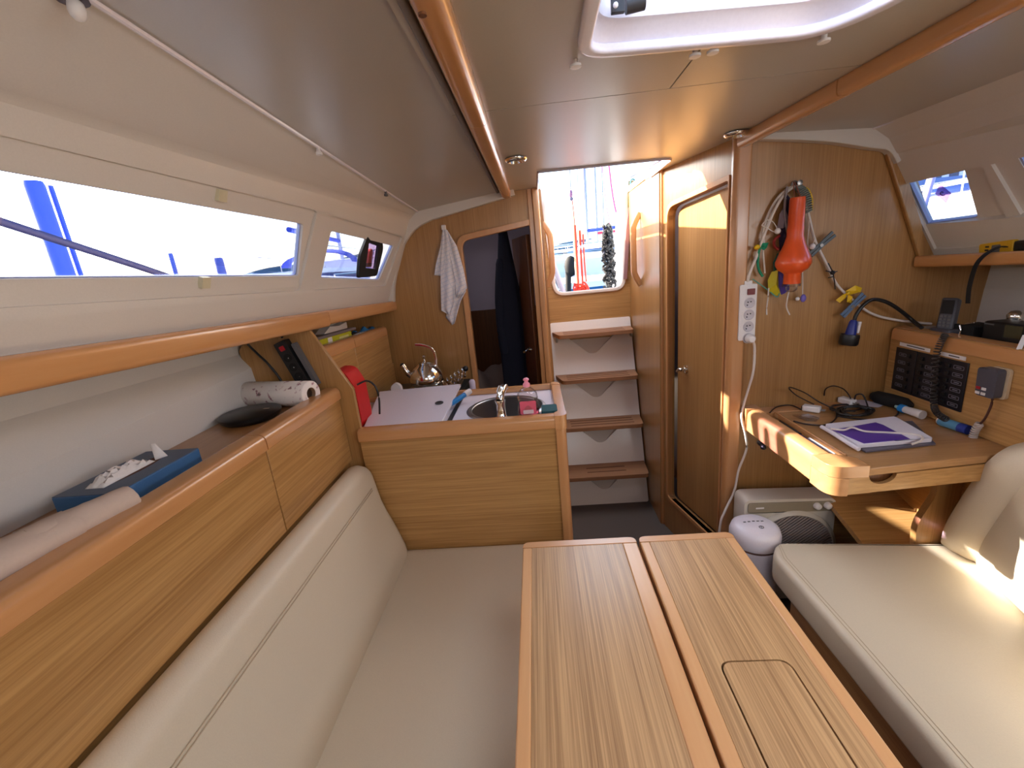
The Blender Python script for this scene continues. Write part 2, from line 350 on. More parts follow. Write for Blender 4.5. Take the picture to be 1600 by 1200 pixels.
# hatch surround (bead + inner coaming) and companionway coaming
bead = [V(p[0], p[1], CZ-.004) for p in hatch]
build('hatch_rim', MB().sweep(bead, rrect(.022, .016, .006), closed=True), whiteG, cl, smooth=60)
mb = MB(); n = len(hatch); cx, cy = .345, .5
lv = [(1.0, CZ-.002), (.97, CZ+.008), (.935, CZ+.026), (.918, CZ+.027), (.905, CZ+.05), (.88, CZ+.10)]
vs = [V(cx+(p[0]-cx)*s_, cy+(p[1]-cy)*s_, z_) for s_, z_ in lv for p in hatch]
mb.add(vs, [(k*n+i, k*n+(i+1) % n, (k+1)*n+(i+1) % n, (k+1)*n+i) for k in range(5) for i in range(n)])
build('hatch_coaming', mb, whiteG, cl, smooth=60)
cc = rpoly([(.045,2.215),(.045,1.815),(.558,1.836),(.566,2.215)], [0,.01,.045,0])
cp = [V(p[0], p[1], CZ+.018) for p in cc]
build('companionway_rim', MB().sweep(cp, rrect(.006, .05, .002), closed=False), mat('rim_grey', (176, 168, 178), .4), cl)
st('trim_14', MB().box((.020,1.80,CZ+.03),(.043,YC+.03,1.800)), gel)
# outboard ceiling strips (rail to seam), sloping
def ceilL(y, v, w):
    s0 = V(-.13+(y-.6)*.025, y, CZ+.0); p = LP(0, y); return V(s0.x+(p[0]-s0.x)*v, y, s0.z+(p[1]-s0.z)*v+w)
def ceilR(y, v, w):
    x0 = .71+(1.61-y)*.135; p = RP(0, y); return V(x0+(p[0]-x0)*v, y, CZ+(p[1]-CZ)*v+w)
st('ceiling_port', MB().slab([(YF,0),(YB,0),(YB,1),(YF,1)], [], ceilL, 0, .03), vinyl)
st('ceiling_starboard', MB().slab([(YF,0),(YN,0),(YN,1),(YF,1)], [], ceilR, 0, .03), vinyl)
st('trim_1', MB().tube([V(LP(0, y)[0], y, LP(0, y)[1]-.001) for y in (YF, 2.19)], .0045, 8), whiteG)
st('trim_2', MB().tube([V(RP(0, y)[0], y, RP(0, y)[1]-.001) for y in (-.4, 1.0, 1.62)], .004, 8), whiteG)
# liner flanges that meet the two bulkheads
def flange(name, pts, y0, y1, wdt):
    pts = [Vector(p) for p in pts]; cpts = curve([(p.x, 0, p.y) for p in pts], 4); n = len(cpts); mb = MB(); vs = []
    for i, p in enumerate(cpts):
        a_ = cpts[max(i-1, 0)]; b_ = cpts[min(i+1, n-1)]; t = (b_-a_).normalized(); nn = V(-t.z, 0, t.x)*(wdt if True else 1)
        for q, yy in ((p, y0), (p+nn, y0), (p+nn, y1), (p, y1)): vs.append(V(q.x, yy, q.z))
    fs = [(i*4+j, i*4+(j+1) % 4, i*4+4+(j+1) % 4, i*4+4+j) for i in range(n-1) for j in range(4)]
    fs += [(0,1,2,3), tuple((n-1)*4+j for j in (3,2,1,0))]; mb.add(vs, fs); return st(name, mb, liner, smooth=50, bevel=.003)
flange('trim_3', [(-.705,1.275),(-.692,1.35),(-.663,1.437),(-.626,1.525),(-.55,1.606),(-.47,1.640),(-.418,1.650),(-.059,1.712)], YB-.035, YB-.001, .12)
flange('trim_4', [(.715,1.722),(.95,1.690),(1.10,1.655),(1.16,1.640),(1.19,1.60)], YN-.035, YN-.001, .08)
# ---- galley bulkhead with the doorway to the aft cabin
door = rpoly([(-.350,.05),(-.350,1.548),(-.004,1.590),(-.004,.05)], [0,.05,0,0])
outl = [(-1.08,-.02),(-1.06,1.22),(-.76,1.26),(-.71,1.42),(-.66,1.60),(-.56,1.70),(-.1,1.755),(.045,1.755),(.045,-.02)]
wa = st('wall_aft', MB().slab(outl, [door], fXZ(YB), 0, .025), veZ)
fr = [(-.352,.05),(-.352,1.50),(-.338,1.537),(-.305,1.552),(-.004,1.590)]
frp = rpoly([(-.352,.05),(-.352,1.55),(-.004,1.592)], [0,.05,0], 6)
frp = rpoly([(-.362,.05),(-.362,1.56),(-.004,1.603),(-.004,.05)], [0,.055,0,0], 6)
inner = rpoly([(-.335,.049),(-.335,1.535),(-.004,1.575),(-.004,.049)], [0,.04,0,0], 6)
ring = [p for p in frp[:-1]] + [(-.004,1.575)] + [p for p in reversed(inner[:-2])]
st('trim_5', MB().slab(ring, [], fXZ(YB-.012), 0, .045), trimZ, bevel=.003)
st('trim_6', MB().slab([(-.004,0),(-.004,1.74),(.020,1.74),(.020,0)], [], fXZ(YB-.006), 0, .03), trimZ, bevel=.003)
st('trim_7', MB().slab(rpoly([(.020,YB-.016),(.050,YB-.016),(.050,YB+.03),(.020,YB+.03)], [.003,.014,0,0]), [], lambda u, v, w: V(u, v, w), 0, 1.74), trimZ, smooth=60)
# ---- companionway bulkhead, side walls
st('wall_companionway_left', MB().box((.048, YB+.025, 0), (.062, YC, 1.735)), veZ)
st('wall_companionway_right', MB().box((.570, 2.085, 0), (.600, YC+.03, 1.735)), veZ)
op = rpoly([(.055,2.2),(.118,1.205),(.532,1.205),(.585,2.2)], [0,.05,.05,0], 6)
opi = [(x_, z_) for x_, z_ in op if z_ < 1.74]
def U(p0, p1, zc): t = (zc-p0[1])/(p1[1]-p0[1]); return (p0[0]+(p1[0]-p0[0])*t, zc)
LT = U((.118,1.205), (.055,2.2), 1.80); RTp = U((.532,1.205), (.585,2.2), 1.80)
body = [(.04,0),(.04,1.80),LT]+rpoly([LT,(.118,1.205),(.532,1.205),RTp], [0,.06,.06,0], 6)[1:-1]+[RTp,(.62,1.80),(.62,0)]
st('wall_companionway', MB().slab(body, [], fXZ(YC), 0, .03), veX)
rimp = [LT]+rpoly([LT,(.118,1.205),(.532,1.205),RTp], [0,.06,.06,0], 6)[1:-1]+[RTp]
st('trim_8', MB().sweep([V(p[0], YC-.002, p[1]) for p in rimp], rrect(.022, .016, .006), up=(0,1,0)), gel, smooth=60)
# ---- oblique wall of the head with its door
OA = V(.585,2.085,0); OB = V(.690,1.640,0); OD = (OB-OA).normalized(); OLEN = (OB-OA).length; ON = V(OD.y, -OD.x, 0)   # ON points into the saloon
if ON.x > 0: ON = -ON
def fO(u, v, w): q = OA+OD*u-ON*w; return V(q.x, q.y, v)
def PO(px, py):
    q = PP(px, py, OA, ON); return (q-OA).dot(OD), q.z
dh = rpoly([(.052,.19),(.052,1.575),(OLEN-.008,1.61),(OLEN-.008,.19)], [.03,.05,.01,.01], 5)
st('wall_head', MB().slab([(-.01,0),(-.01,1.74),(OLEN+.02,1.74),(OLEN+.02,0)], [dh], fO, 0, .03), veZ)
st('trim_9', MB().slab(rpoly([(-.022,-.01),(.006,-.01),(.006,.03),(-.022,.03)], [.01,.01,0,0]), [], lambda u, v, w: fO(u, w, v), 0, 1.735), trimZ, smooth=60)
o_ = rpoly([(.040,.175),(.040,1.592),(OLEN-.002,1.628),(OLEN-.002,.175)], [.035,.055,.01,.01], 5)
st('trim_10', MB().slab(o_, [dh], fO, -.008, .02), trimZ, bevel=.002)
d1 = root('door_1', fO(.25, .19, .035), kind='structure')
dl = rpoly([(.083,.20),(.083,1.570),(OLEN-.01,1.60),(OLEN-.01,.20)], [.03,.05,.01,.01], 5)
build('door_leaf', MB().slab(dl, [], fO, .028, .05), veZ, d1, bevel=.002)
hp = PO(1062, 578); hq = fO(hp[0]+.004, hp[1], .028)
build('door_handle', MB().lathe([(.018,0),(.018,.004),(.008,.006),(.008,.022)], 20, hq, ON).tube(curve([hq+ON*.022, hq+ON*.026-OD*.012, hq+ON*.022-OD*.034+V(0,0,-.012)], 4), .0075, 10), chrome, d1, label='chrome lever handle')
# closed dark space behind the head wall
st('wall_head_inner', MB().box((.80,1.68,0), (.83,2.75,1.735)), darkW)
# corner post
cp_ = [(.690,1.648),(.684,1.622),(.694,1.606),(.738,1.606),(.742,1.615),(.742,YN+.01),(.70,1.66)]
st('trim_11', MB().slab(rpoly(cp_, [0,.008,.008,.004,0,0,0]), [], lambda u, v, w: V(u, v, w), 0, 1.735), trimZ, smooth=60)
# ---- nav bulkhead
nb = [(.73,0),(.73,1.735),(1.08,1.73),(1.16,1.70),(1.20,1.65),(1.27,1.58),(1.345,1.42),(1.40,1.31),(1.41,1.285),(1.63,1.28),(1.58,1.0),(1.5,.8),(1.3,0)]
st('wall_nav', MB().slab(nb, [], fXZ(YN), 0, .025), veZ)
e0 = P(1380,236,'y',YN-.004); e1 = P(1432,402,'y',YN-.004)
st('trim_12', MB().slab([(e0.x,e0.z),(e1.x,e1.z),(1.330,1.27),(1.306,1.40),(1.238,1.56),(1.185,1.64)], [], fXZ(YN-.018), 0, .017), veZ, bevel=.004)
# closing bulkhead forward, behind the photographer
st('wall_fore', MB().box((-1.1,YF-.03,-.02), (1.7,YF,1.9)), veZ)
# ---- aft cabin seen through the doorway
st('wall_cabin', MB().slab([(-.66,1.10),(-.66,1.74),(.05,1.74),(.05,1.10)], [], lambda u, v, w: V(u, 3.3+w-.0*(v-1.1), v), 0, .03), mat('cabin_lining', (205, 196, 214), .7), smooth=30)
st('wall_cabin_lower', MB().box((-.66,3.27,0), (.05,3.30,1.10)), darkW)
st('ceiling_cabin', MB().box((-.68,YB+.02,1.70), (.048,3.34,1.74)), liner)
st('wall_cabin_side', MB().box((.03,YC+.03,0), (.048,3.32,1.74)).box((-.70,YB+.025,1.10),(-.66,3.34,1.74)), liner)
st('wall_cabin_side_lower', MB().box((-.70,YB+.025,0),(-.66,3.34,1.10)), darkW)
d2 = root('door_2', (-.01,YB+.06,.06), kind='structure')
build('door_leaf', MB().obox((-.058,YB+.205,.80), (.010,.003,0), (-.042,.155,0), (0,0,.74)), darkW, d2, bevel=.003)
q = P(826,549,'y',YB+.10)
build('door_handle', MB().tube(curve([V(-.058,YB+.15,q.z), V(-.075,YB+.14,q.z+.002), V(-.085,YB+.09,q.z)], 4), .006, 8).lathe([(.014,0),(.014,.006)], 14, V(-.052,YB+.15,q.z), (-1,-.3,0)), chrome, d2)
# ================================================================ FURNITURE
def TX(s_, size, m, loc, xdir, ydir, parent=None, name='lettering', depth=.0004):
    cu = bpy.data.curves.new('t', 'FONT'); cu.body = s_; cu.size = size; cu.extrude = depth; cu.align_x = 'CENTER'; cu.align_y = 'CENTER'
    t = bpy.data.objects.new('t', cu); me = bpy.data.meshes.new_from_object(t); bpy.data.objects.remove(t)
    X = Vector(xdir).normalized(); Y = Vector(ydir); Y = (Y-X*Y.dot(X)).normalized(); Z = X.cross(Y); L_ = Vector(loc)
    mb_ = MB().add([L_+X*v.co.x+Y*v.co.y+Z*v.co.z for v in me.vertices], [tuple(p.vertices) for p in me.polygons]); bpy.data.meshes.remove(me)
    return build(name, mb_, m, parent, smooth=0)
# ---- overhead handrails
def rail(name, pts, sec, m, label, par=None):
    return build(name, MB().sweep(pts, sec), m, par, smooth=50, bevel=0, label=label, cat='handrail')
hl = root('overhead_rail', (-.14,.4,CZ-.05), 'varnished wooden overhead rail along the ceiling above the galley side', 'handrail')
zz = CZ-.012
pl = [V(-.100, y, zz) for y in (-1.2, -.2, 1.085)]; pl2 = [V(-.100, y, zz) for y in (1.087, 1.6, 2.185)]
sec = rrect(.046, .040, .017, 4)
build('rail_length', MB().sweep(pl, sec), trim, hl, smooth=50); build('rail_length', MB().sweep(pl2, sec), trim, hl, smooth=50)
q = P(660,22,'z',CZ-.046); build('screw_plug', MB().lathe([(.005,-.001),(.005,.002)], 12, q, (0,0,-1)), darkW, hl)
build('ceiling_gasket', MB().sweep([V(-.137, y, CZ-.004) for y in (-1.2, 2.16)], rrect(.012,.012,.004)), mat('gasket_grey', (120,112,108), .7), hl)
hr = root('overhead_rail', (.8,.9,CZ-.05), 'varnished wooden overhead rail running to the nav corner post', 'handrail')
pr = lambda y: V(.706+(1.605-y)*.055, y, CZ-.016)
build('rail_length', MB().sweep([pr(1.605), pr(1.163)], rrect(.036,.040,.012)), trim, hr, smooth=50)
build('rail_length', MB().sweep([pr(1.159), pr(.6), pr(-.6)], rrect(.036,.040,.012)), trim, hr, smooth=50)
# ---- fiddle rails (long shelf lips)
def fiddle(fnP, ys, dx, h, w, m, par, name='rail_length'):
    pts = [V(fnP(6, y)[0]+dx, y, fnP(6, y)[1]-h/2) for y in ys]
    return build(name, MB().sweep(pts, rrect(w, h, min(w, h)*.42, 4)), m, par, smooth=50)
fl = root('shelf_fiddle', (-.75,1.0,1.24), 'rounded wooden shelf lip along the port windows', 'shelf')
def fP(i, y): t = (y-.6)/1.6; return (-.768+t*.050, 1.343-.058*t)
fiddle(fP, (-1.3,.5,1.497), 0, .056, .036, trim, fl); fiddle(fP, (1.5,2.19), 0, .050, .036, trim, fl)
build('shelf_board', MB().slab([(YF,0),(YB,0),(YB,1),(YF,1)], [], lambda y, v, w: V(fP(0,y)[0]-.01-v*.25, y, fP(0,y)[1]-.040+w), 0, .006), liner, fl)
fr_ = root('shelf_fiddle', (1.33,1.2,1.26), 'rounded wooden shelf lip below the starboard windows', 'shelf')
def fQ(i, y): return (1.318+(1.62-y)*.10, 1.302+(1.62-y)*.02)
fiddle(fQ, (-1.3,1.0,1.622), 0, .038, .03, trim, fr_)
build('shelf_board', MB().slab([(YF,0),(YN,0),(YN,1),(YF,1)], [], lambda y, v, w: V(fQ(0,y)[0]+.01+v*.23, y, fQ(0,y)[1]-.024+w), 0, .006), liner, fr_)
# ---- port lockers behind the settee
lk = root('side_locker', (-.75,.5,.5), 'long side locker with two veneered fronts and rounded top rail behind the port settee', 'cabinet')
xf = -.690
for y0, y1 in ((-1.35,.960),(.964,1.385)):
    build('front_panel', MB().box((xf-.018,y0,.792),(xf,y1,1.022)), veY, lk, bevel=.0015)
    build('top_rail', MB().slab(rpoly([(xf+.006,1.020),(xf+.006,1.060),(xf-.050,1.062),(xf-.050,1.035),(xf-.018,1.035),(xf-.018,1.020)], [.002,.032,.008,0,0,0], 7), [], lambda u, v, w: V(u, w, v), y0, y1), trim, lk, smooth=50)
build('lower_panel', MB().box((xf-.030,-1.35,.0),(xf-.016,1.385,.80)), veY, lk)
build('shelf_top', MB().slab([(xf-.03,-1.4),(-.99,-1.4),(-.99,1.39),(xf-.03,1.39)], [], lambda u, v, w: V(u, v, w), 1.020, 1.034), wood('shelf_veneer', (176,128,80), (150,104,62), 'y'), lk)
# ---- divider between the saloon shelf and the galley
dv = [P(*p, 'y', 1.395) for p in ((378,552),(400,530),(484,518),(556,672))]
poly = [(-.99,1.035),(-1.005,1.21),(-.96,1.262),(-.755,1.268),(-.748,1.262),(-.640,1.050),(-.640,.40),(-.99,.40)]
build('divider_panel', MB().slab(poly, [], fXZ(1.392), 0, .014), veZ, None, bevel=.003, label='sloping wooden divider between the port shelf and the galley', cat='partition')
# ---- galley unit
gx0, gx1, gy0, gy1 = -.645, .066, 1.372, 1.80
gu = root('galley_unit', (-.3,1.58,0), 'galley counter unit with horizontally grained front and rounded corner post', 'cabinet')
build('front_panel', MB().box((gx0,gy0+.006,0),(gx1-.034,gy0+.022,.868)), veX, gu, bevel=.001)
build('side_panel', MB().box((gx1-.018,gy0+.03,0),(gx1-.004,gy1-.02,.868)), veY, gu)
build('back_panel', MB().box((gx0,gy1-.03,0),(gx1-.01,gy1-.014,.868)), veX, gu)
build('corner_post', MB().slab(rpoly([(gx1-.034,gy0),(gx1+.002,gy0),(gx1+.002,gy0+.036),(gx1-.034,gy0+.036)], [0,.026,0,0], 6), [], lambda u, v, w: V(u, v, w), 0, .866), trimZ, gu, smooth=60)
build('corner_post', MB().slab(rpoly([(gx1-.034,gy1-.036),(gx1+.002,gy1-.036),(gx1+.002,gy1),(gx1-.034,gy1)], [0,0,.026,0], 6), [], lambda u, v, w: V(u, v, w), 0, .866), trimZ, gu, smooth=60)
ct = root('worktop', (-.3,1.58,.866), 'white galley worktop with a varnished wooden rim', 'worktop')
sc_ = P(792,638,'z',.884); sc_ = V(-.145,1.565,.884); SR = .135
sinkh = [(sc_.x+SR*math.cos(t*math.pi/20), sc_.y+SR*.96*math.sin(t*math.pi/20)) for t in range(40)]
build('top_board', MB().slab([(-.99,1.408),(gx1-.02,1.408),(gx1-.02,gy1-.02),(-.99,gy1-.02)], [sinkh], fXY(.868), 0, .016), whiteG, ct, smooth=30)
frp_ = rpoly([(0,.862),(0,.905),(.036,.908),(.036,.886),(.006,.862)], [.012,.02,.004,0,0], 5)
build('rim', MB().slab(frp_, [], lambda u, v, w: V(w, gy0-.004+u, v), gx0, gx1-.036), trimX, ct, smooth=50)
build('rim', MB().slab(frp_, [], lambda u, v, w: V(w, gy1+.004-u, v), -.99, gx1-.036), trimX, ct, smooth=50)
build('rim', MB().slab([(.036,.862),(.036,.905),(.004,.905),(0,.90),(0,.862)], [], lambda u, v, w: V(gx1+.004-.036+.0+u-.0, w, v), gy0+.04, gy1-.04), trim, ct, smooth=50)
for yy, s_ in ((gy0-.004, 1), (gy1+.004, -1)):
    build('rim_corner', MB().slab(rpoly([(gx1-.0355,yy),(gx1+.006,yy),(gx1+.006,yy+.044*s_),(gx1-.030,yy+.044*s_),(gx1-.0355,yy+.036*s_)], [0,.028,0,0,0], 6), [], fXY(.858), 0, .050), trimX, ct, smooth=50, bevel=.006)
# fridge lid and loose board
def onZ(px, py, z): q = P(px, py, 'z', z); return (q.x, q.y)
lid_ = [(-.628,1.418),(-.365,1.424),(-.372,1.772),(-.690,1.772)]
build('lid_slab', MB().slab([(-.985,1.412),(-.640,1.412),(-.705,1.778),(-.985,1.778)], [], fXY(.884), 0, .004), whiteG, ct, bevel=.001)
bl = build('fridge_lid', MB().slab([(-.640,1.412),(-.355,1.412),(-.352,1.80),(-.712,1.80)], [[(-.372+.014*math.cos(t*math.pi/8)-.03, 1.585+.014*math.sin(t*math.pi/8)) for t in range(16)]], lambda u, v, w: V(u, v, .888+w+max(0, (v-1.412))*.065+max(0,u+.64)*.02), 0, .012), whiteG, None, bevel=.0015, label='white fridge lid board lying slightly raised on the galley worktop', cat='lid')
ring_ = MB().lathe([(.016,0),(.016,.0025),(.010,.0025),(.010,0)], 20, V(-.402,1.585,.9175), (0,-.065,1), hollow=True); build('finger_hole', ring_.lathe([(.0105,.0005),(.0105,.0015)], 16, V(-.402,1.585,.9175), (0,-.065,1)), dgrey, bl)
q = V(-.665,1.60,.889); build('finger_hole', MB().lathe([(.018,0),(.018,.002)], 20, q), dgrey, ct)
build('cutout_edge', MB().slab([(-.352,1.412),(-.335,1.412),(-.335,1.79),(-.352,1.79)], [], fXY(.8842), 0, .002), black, ct)
# sink
sk = root('sink', (sc_.x,sc_.y,.75), 'round dark steel sink bowl with a polished rim', 'sink')
build('bowl', MB().lathe([(.0,-.130),(.09,-.128),(.118,-.10),(.128,-.01),(.134,.001),(.134,.0025)], 40, sc_), mat('sink_steel', (96,92,90), .35, metal=1), sk, smooth=60)
build('sink_rim', MB().lathe([(.128,.001),(.130,.005),(.142,.006),(.150,.001)], 40, sc_, hollow=True), steel, sk, smooth=60)
build('drain', MB().lathe([(.0,0),(.022,0),(.022,.003),(.0,.004)], 20, sc_-V(0,0,.129)), chrome, sk)
# faucet
fb = P(784,655,'z',.886); fb = V(-.153,1.450,.884)
fa = root('faucet', fb, 'chrome galley tap standing in front of the sink', 'tap')
build('tap_body', MB().lathe([(.020,0),(.020,.008),(.0165,.012),(.0165,.055),(.019,.062),(.019,.070)], 20, fb), chrome, fa, smooth=50)
build('tap_spout', MB().sweep(curve([fb+V(0,.0,.070), fb+V(.004,.010,.086), fb+V(.012,.05,.100), fb+V(.014,.085,.092)], 4), rrect(.026,.022,.008)), chrome, fa, smooth=50)
build('tap_lever', MB().sweep([fb+V(0,0,.082), fb+V(.000,.004,.100), fb+V(.008,.012,.113)], rrect(.020,.010,.004), up=(0,1,0)), chrome, fa, smooth=50)
# ---- companionway ladder
lad = root('companionway_ladder', (.32,2.45,0), 'white moulded companionway ladder with four wooden treads', 'ladder')
LD = V(0,.40,1.035).normalized(); LNn = V(0,-1.035,.40).normalized()
def fL(u, v, w): return V(u, 2.31, 0)+LD*v+LNn*w
LH = V(0,.40,1.035).length
tz = [.980, .730, .476, .221]                            # heights of the tread tops
ts = [z_/LD.z for z_ in tz]
holes = [rpoly([(.318-.150, t-.035),(.318+.150, t-.035),(.318+.02, t-.150),(.318-.02, t-.150)], [.012,.012,.03,.03], 4) for t in ts]
build('ladder_panel', MB().slab(rpoly([(.074,.0),(.563,.0),(.563,LH),(.074,LH)], [.012]*4), holes, fL, -.014, 0), gel, lad, bevel=.002, smooth=35)
for h, t in zip(holes, ts):
    mb = MB(); c = V(.318, t-.035, 0); n = len(h)
    dep = lambda v_: -.002-.055*max(0, min(1, (v_-(t-.150))/.115))
    mb.add([fL(p[0], p[1], -.001) for p in h]+[fL(.318+(p[0]-.318)*.92, p[1], dep(p[1])) for p in h], [(i, (i+1) % n, n+(i+1) % n, n+i) for i in range(n)]+[tuple(range(n, 2*n))])
    build('toe_recess', mb, gel, lad, smooth=30)
build('ladder_side', MB().slab([(2.325,.0),(2.735,.0),(2.735,1.02),(2.72,1.02)], [], lambda u, v, w: V(w, u, v), .076, .09), gel, lad)
build('ladder_side', MB().slab([(2.325,.0),(2.735,.0),(2.735,1.02),(2.72,1.02)], [], lambda u, v, w: V(w, u, v), .55, .562), gel, lad)
for k, (z_, dd) in enumerate(zip(tz, (.150,.150,.160,.170))):
    yb = 2.31+.40*z_/1.035+.004; x0, x1 = .082, .560
    pl_ = rpoly([(x0,yb),(x0+.035 if k < 2 else x0+.012,yb-dd),(x1-.012,yb-dd),(x1,yb)], [.004,.02,.02,.004], 4)
    tr = build('tread', MB().slab(pl_, [], fXY(z_-.022), 0, .022), teak, lad, bevel=.004)
    for j in range(3 if k < 3 else 2):
        yy = yb-.045-j*.038 if k < 3 else yb-.06-j*.05
        build('grip_strip', MB().slab(rrect(.36 if k < 3 else .22, .012, .004), [], lambda u, v, w: V(.325+u, yy+v, z_+w), -.001, .0006), groove, tr)
    if k == 0:
        for xx in (.105,.548): build('tread_bracket', MB().box((xx-.006,yb-.10,z_-.050),(xx+.006,yb-.06,z_-.022)), steel, lad, bevel=.002)
# ---- grab handles beside the companionway
def grab(name, wx, y, zlo, zhi, s_, label):
    pts = [V(wx,y,zlo), V(wx+s_*.030,y-.004,zlo+.055), V(wx+s_*.036,y-.006,zlo+.10), V(wx+s_*.036,y-.006,zhi-.10), V(wx+s_*.030,y-.004,zhi-.055), V(wx,y,zhi)]
    return build(name, MB().sweep(curve(pts, 4), rrect(.030,.022,.008), up=(0,1,0)), trimZ, None, smooth=50, label=label, cat='handrail')
grab('grab_handle', .568, 2.44, 1.235, 1.600, -1, 'curved wooden grab handle to the right of the companionway')
grab('grab_handle', .064, 2.42, 1.275, 1.600, 1, 'curved wooden grab handle on the left side of the companionway')
# ---- saloon table
tb = root('saloon_table', (.17,.4,0), 'two-leaf saloon table of striped veneer with pale wooden edging', 'table')
def leaf(x0, x1, wl_, wr_, hole=None):
    y0, y1, z0, z1 = -.25, .960, .695, .722
    lf = build('leaf_board', MB().slab([(x0+wl_,y0+.01),(x1-wr_,y0+.01),(x1-wr_,y1-.022),(x0+wl_,y1-.022)], [hole] if hole else [], fXY(z0), 0, z1-z0-.0015), tabW, tb, smooth=0)
    def ed(pts, m, r): build('edge_strip', MB().slab(rpoly(pts, r, 5), [], fXY(z0), 0, z1-z0), m, tb, bevel=.003, smooth=40)
    ed([(x0,y0),(x0+wl_,y0),(x0+wl_,y1-.0225),(x0,y1-.0225)], trimT, 0)
    ed([(x1-wr_,y0),(x1,y0),(x1,y1-.0225),(x1-wr_,y1-.0225)], trimT, 0)
    ed([(x0,y1-.022),(x1,y1-.022),(x1,y1),(x0,y1)], trimTX, [0,0,.018,.018])
    return lf
leaf(-.081, .199, .023, .036)
bt = [P(*p, 'z', .7205) for p in ((1117,1049),(1250,1040))]
bx0, bx1, by1 = .259, .375, P(1180,1031,'z',.7205).y
hole = rpoly([(bx0,-.05),(bx1,-.05),(bx1,by1),(bx0,by1)], .022, 6)
lf2 = leaf(.206, .431, .024, .022, hole)
build('bottle_lid', MB().slab(rpoly([(bx0+.003,-.047),(bx1-.003,-.047),(bx1-.003,by1-.003),(bx0+.003,by1-.003)], .020, 6), [], fXY(.698), 0, .0225), tabW, tb, smooth=40, label='lift-out lid with rounded corners')
build('locker_box', MB().box((.215,-.24,.30),(.425,.90,.694)), darkW, tb)
build('under_frame', MB().box((-.03,-.2,.665),(.20,.90,.694)), veY, tb)
for yy in (-.1,.75): build('leg', MB().slab(rpoly([(.24,yy),(.40,yy),(.40,yy+.05),(.24,yy+.05)], .02), [], fXY(0), 0, .30), steel, tb, smooth=50)
# ---- cushions
def softbox(profile, y0, y1, m, name, par, rr=.03, ny=14, bulge=.0, endr=.04):
    """profile: closed list of (x,z); lofted along y with rounded ends"""
    pf = rpoly(profile, rr, 4); cx = sum(p[0] for p in pf)/len(pf); cz = sum(p[1] for p in pf)/len(pf); mb = MB(); ring = []
    st_ = []
    for k in range(5): a_ = math.pi/2*k/4; st_.append((y0+endr*(1-math.sin(a_)), 1-endr*1.3*(1-math.cos(math.pi/2-a_))/.2 if False else 1-(1-math.sin(a_))*.0-(endr*(1-math.cos(math.pi/2-a_)))/.25))
    st_ = st_[::-1] if False else st_
    ys = [(y0+endr*(1-math.cos(math.pi/2*k/4)), math.sin(math.pi/2*k/4)) for k in range(5)]
    ys += [(y0+endr+(y1-y0-2*endr)*k/ny, 1) for k in range(1, ny)]
    ys += [(y1-endr*(1-math.cos(math.pi/2*k/4)), math.sin(math.pi/2*k/4)) for k in range(4, -1, -1)]
    n = len(pf); vs = []
    for yy, s_ in ys:
        for p in pf:
            dx, dz = p[0]-cx, p[1]-cz; L_ = math.hypot(dx, dz); ins = endr*(1-s_)*.9; b_ = 1+bulge*math.sin(math.pi*(yy-y0)/(y1-y0))
            k_ = max(0, (L_-ins)/L_)*b_; vs.append(V(cx+dx*k_, yy, cz+dz*k_))
    m_ = len(ys); fs = [(i*n+j, i*n+(j+1) % n, (i+1)*n+(j+1) % n, (i+1)*n+j) for i in range(m_-1) for j in range(n)]
    fs += [tuple(range(n)), tuple((m_-1)*n+j for j in range(n))]
    return build(name, mb.add(vs, fs), m, par, smooth=60)
sp = root('port_settee', (-.4,.4,0), 'cream leather settee with long backrest beside the table on the galley side', 'sofa')
softbox([(-.70,.33),(-.04,.33),(-.04,.432),(-.70,.432)], -1.2, 1.366, cream, 'seat_cushion', sp, .02, endr=.025)
bp = softbox([(-.665,.425),(-.530,.425),(-.560,.55),(-.600,.70),(-.618,.785),(-.655,.800),(-.684,.79),(-.684,.50)], -1.2, 1.362, cream, 'back_cushion', sp, [.02,.012,.05,.08,.035,.02,.01,.02], endr=.045)
build('seat_base', MB().box((-.70,-1.3,0),(-.07,1.37,.329)), veY, sp)
def stitch(pts, par, r=.0011): return build('stitch_seam', MB().tube(pts, r, 5), creamS, par, kind=None)
for dx in (0,.007): stitch([V(-.5985-dx*.25, y, .7145+dx) for y in (-1.1,1.30)], bp, .0011)
ss = root('starboard_settee', (1.0,.4,0), 'cream leather settee in the sunlight below the nav desk side', 'sofa')
mb = MB()
zt, zb = .432, .335
outl_ = rpoly([(.715,-1.0),(.700,.9),(.690,1.24),(.735,1.305),(1.20,1.262),(1.30,1.25),(1.30,-1.0)], [0,0,.03,.03,.02,.01,0], 5)
cxx, cyy = 1.0, .4
def rounded(outer, z0, z1, r, levels=4):
    n = len(outer); o2 = [Vector(p) for p in outer]
    area_ = sum(o2[i].x*o2[(i+1) % n].y-o2[(i+1) % n].x*o2[i].y for i in range(n)); sg = 1 if area_ > 0 else -1
    nr = []
    for i in range(n):
        t = (o2[(i+1) % n]-o2[i-1]).normalized(); nr.append(Vector((-t.y, t.x))*sg)
    vs = []; lv = []
    for k in range(levels+1): a_ = math.pi/2*k/levels; lv.append((r*(1-math.sin(a_)), z0+r*(1-math.cos(a_))))
    for k in range(levels+1): a_ = math.pi/2*k/levels; lv.append((r*(1-math.cos(a_)), z1-r*(1-math.sin(a_))))
    for ins, z_ in lv:
        for i in range(n): q = o2[i]+nr[i]*ins; vs.append(V(q.x, q.y, z_))
    m_ = len(lv); fs = [(k*n+i, k*n+(i+1) % n, (k+1)*n+(i+1) % n, (k+1)*n+i) for k in range(m_-1) for i in range(n)]
    fs += [tuple(reversed(range(n))), tuple((m_-1)*n+i for i in range(n))]
    return MB().add(vs, fs)
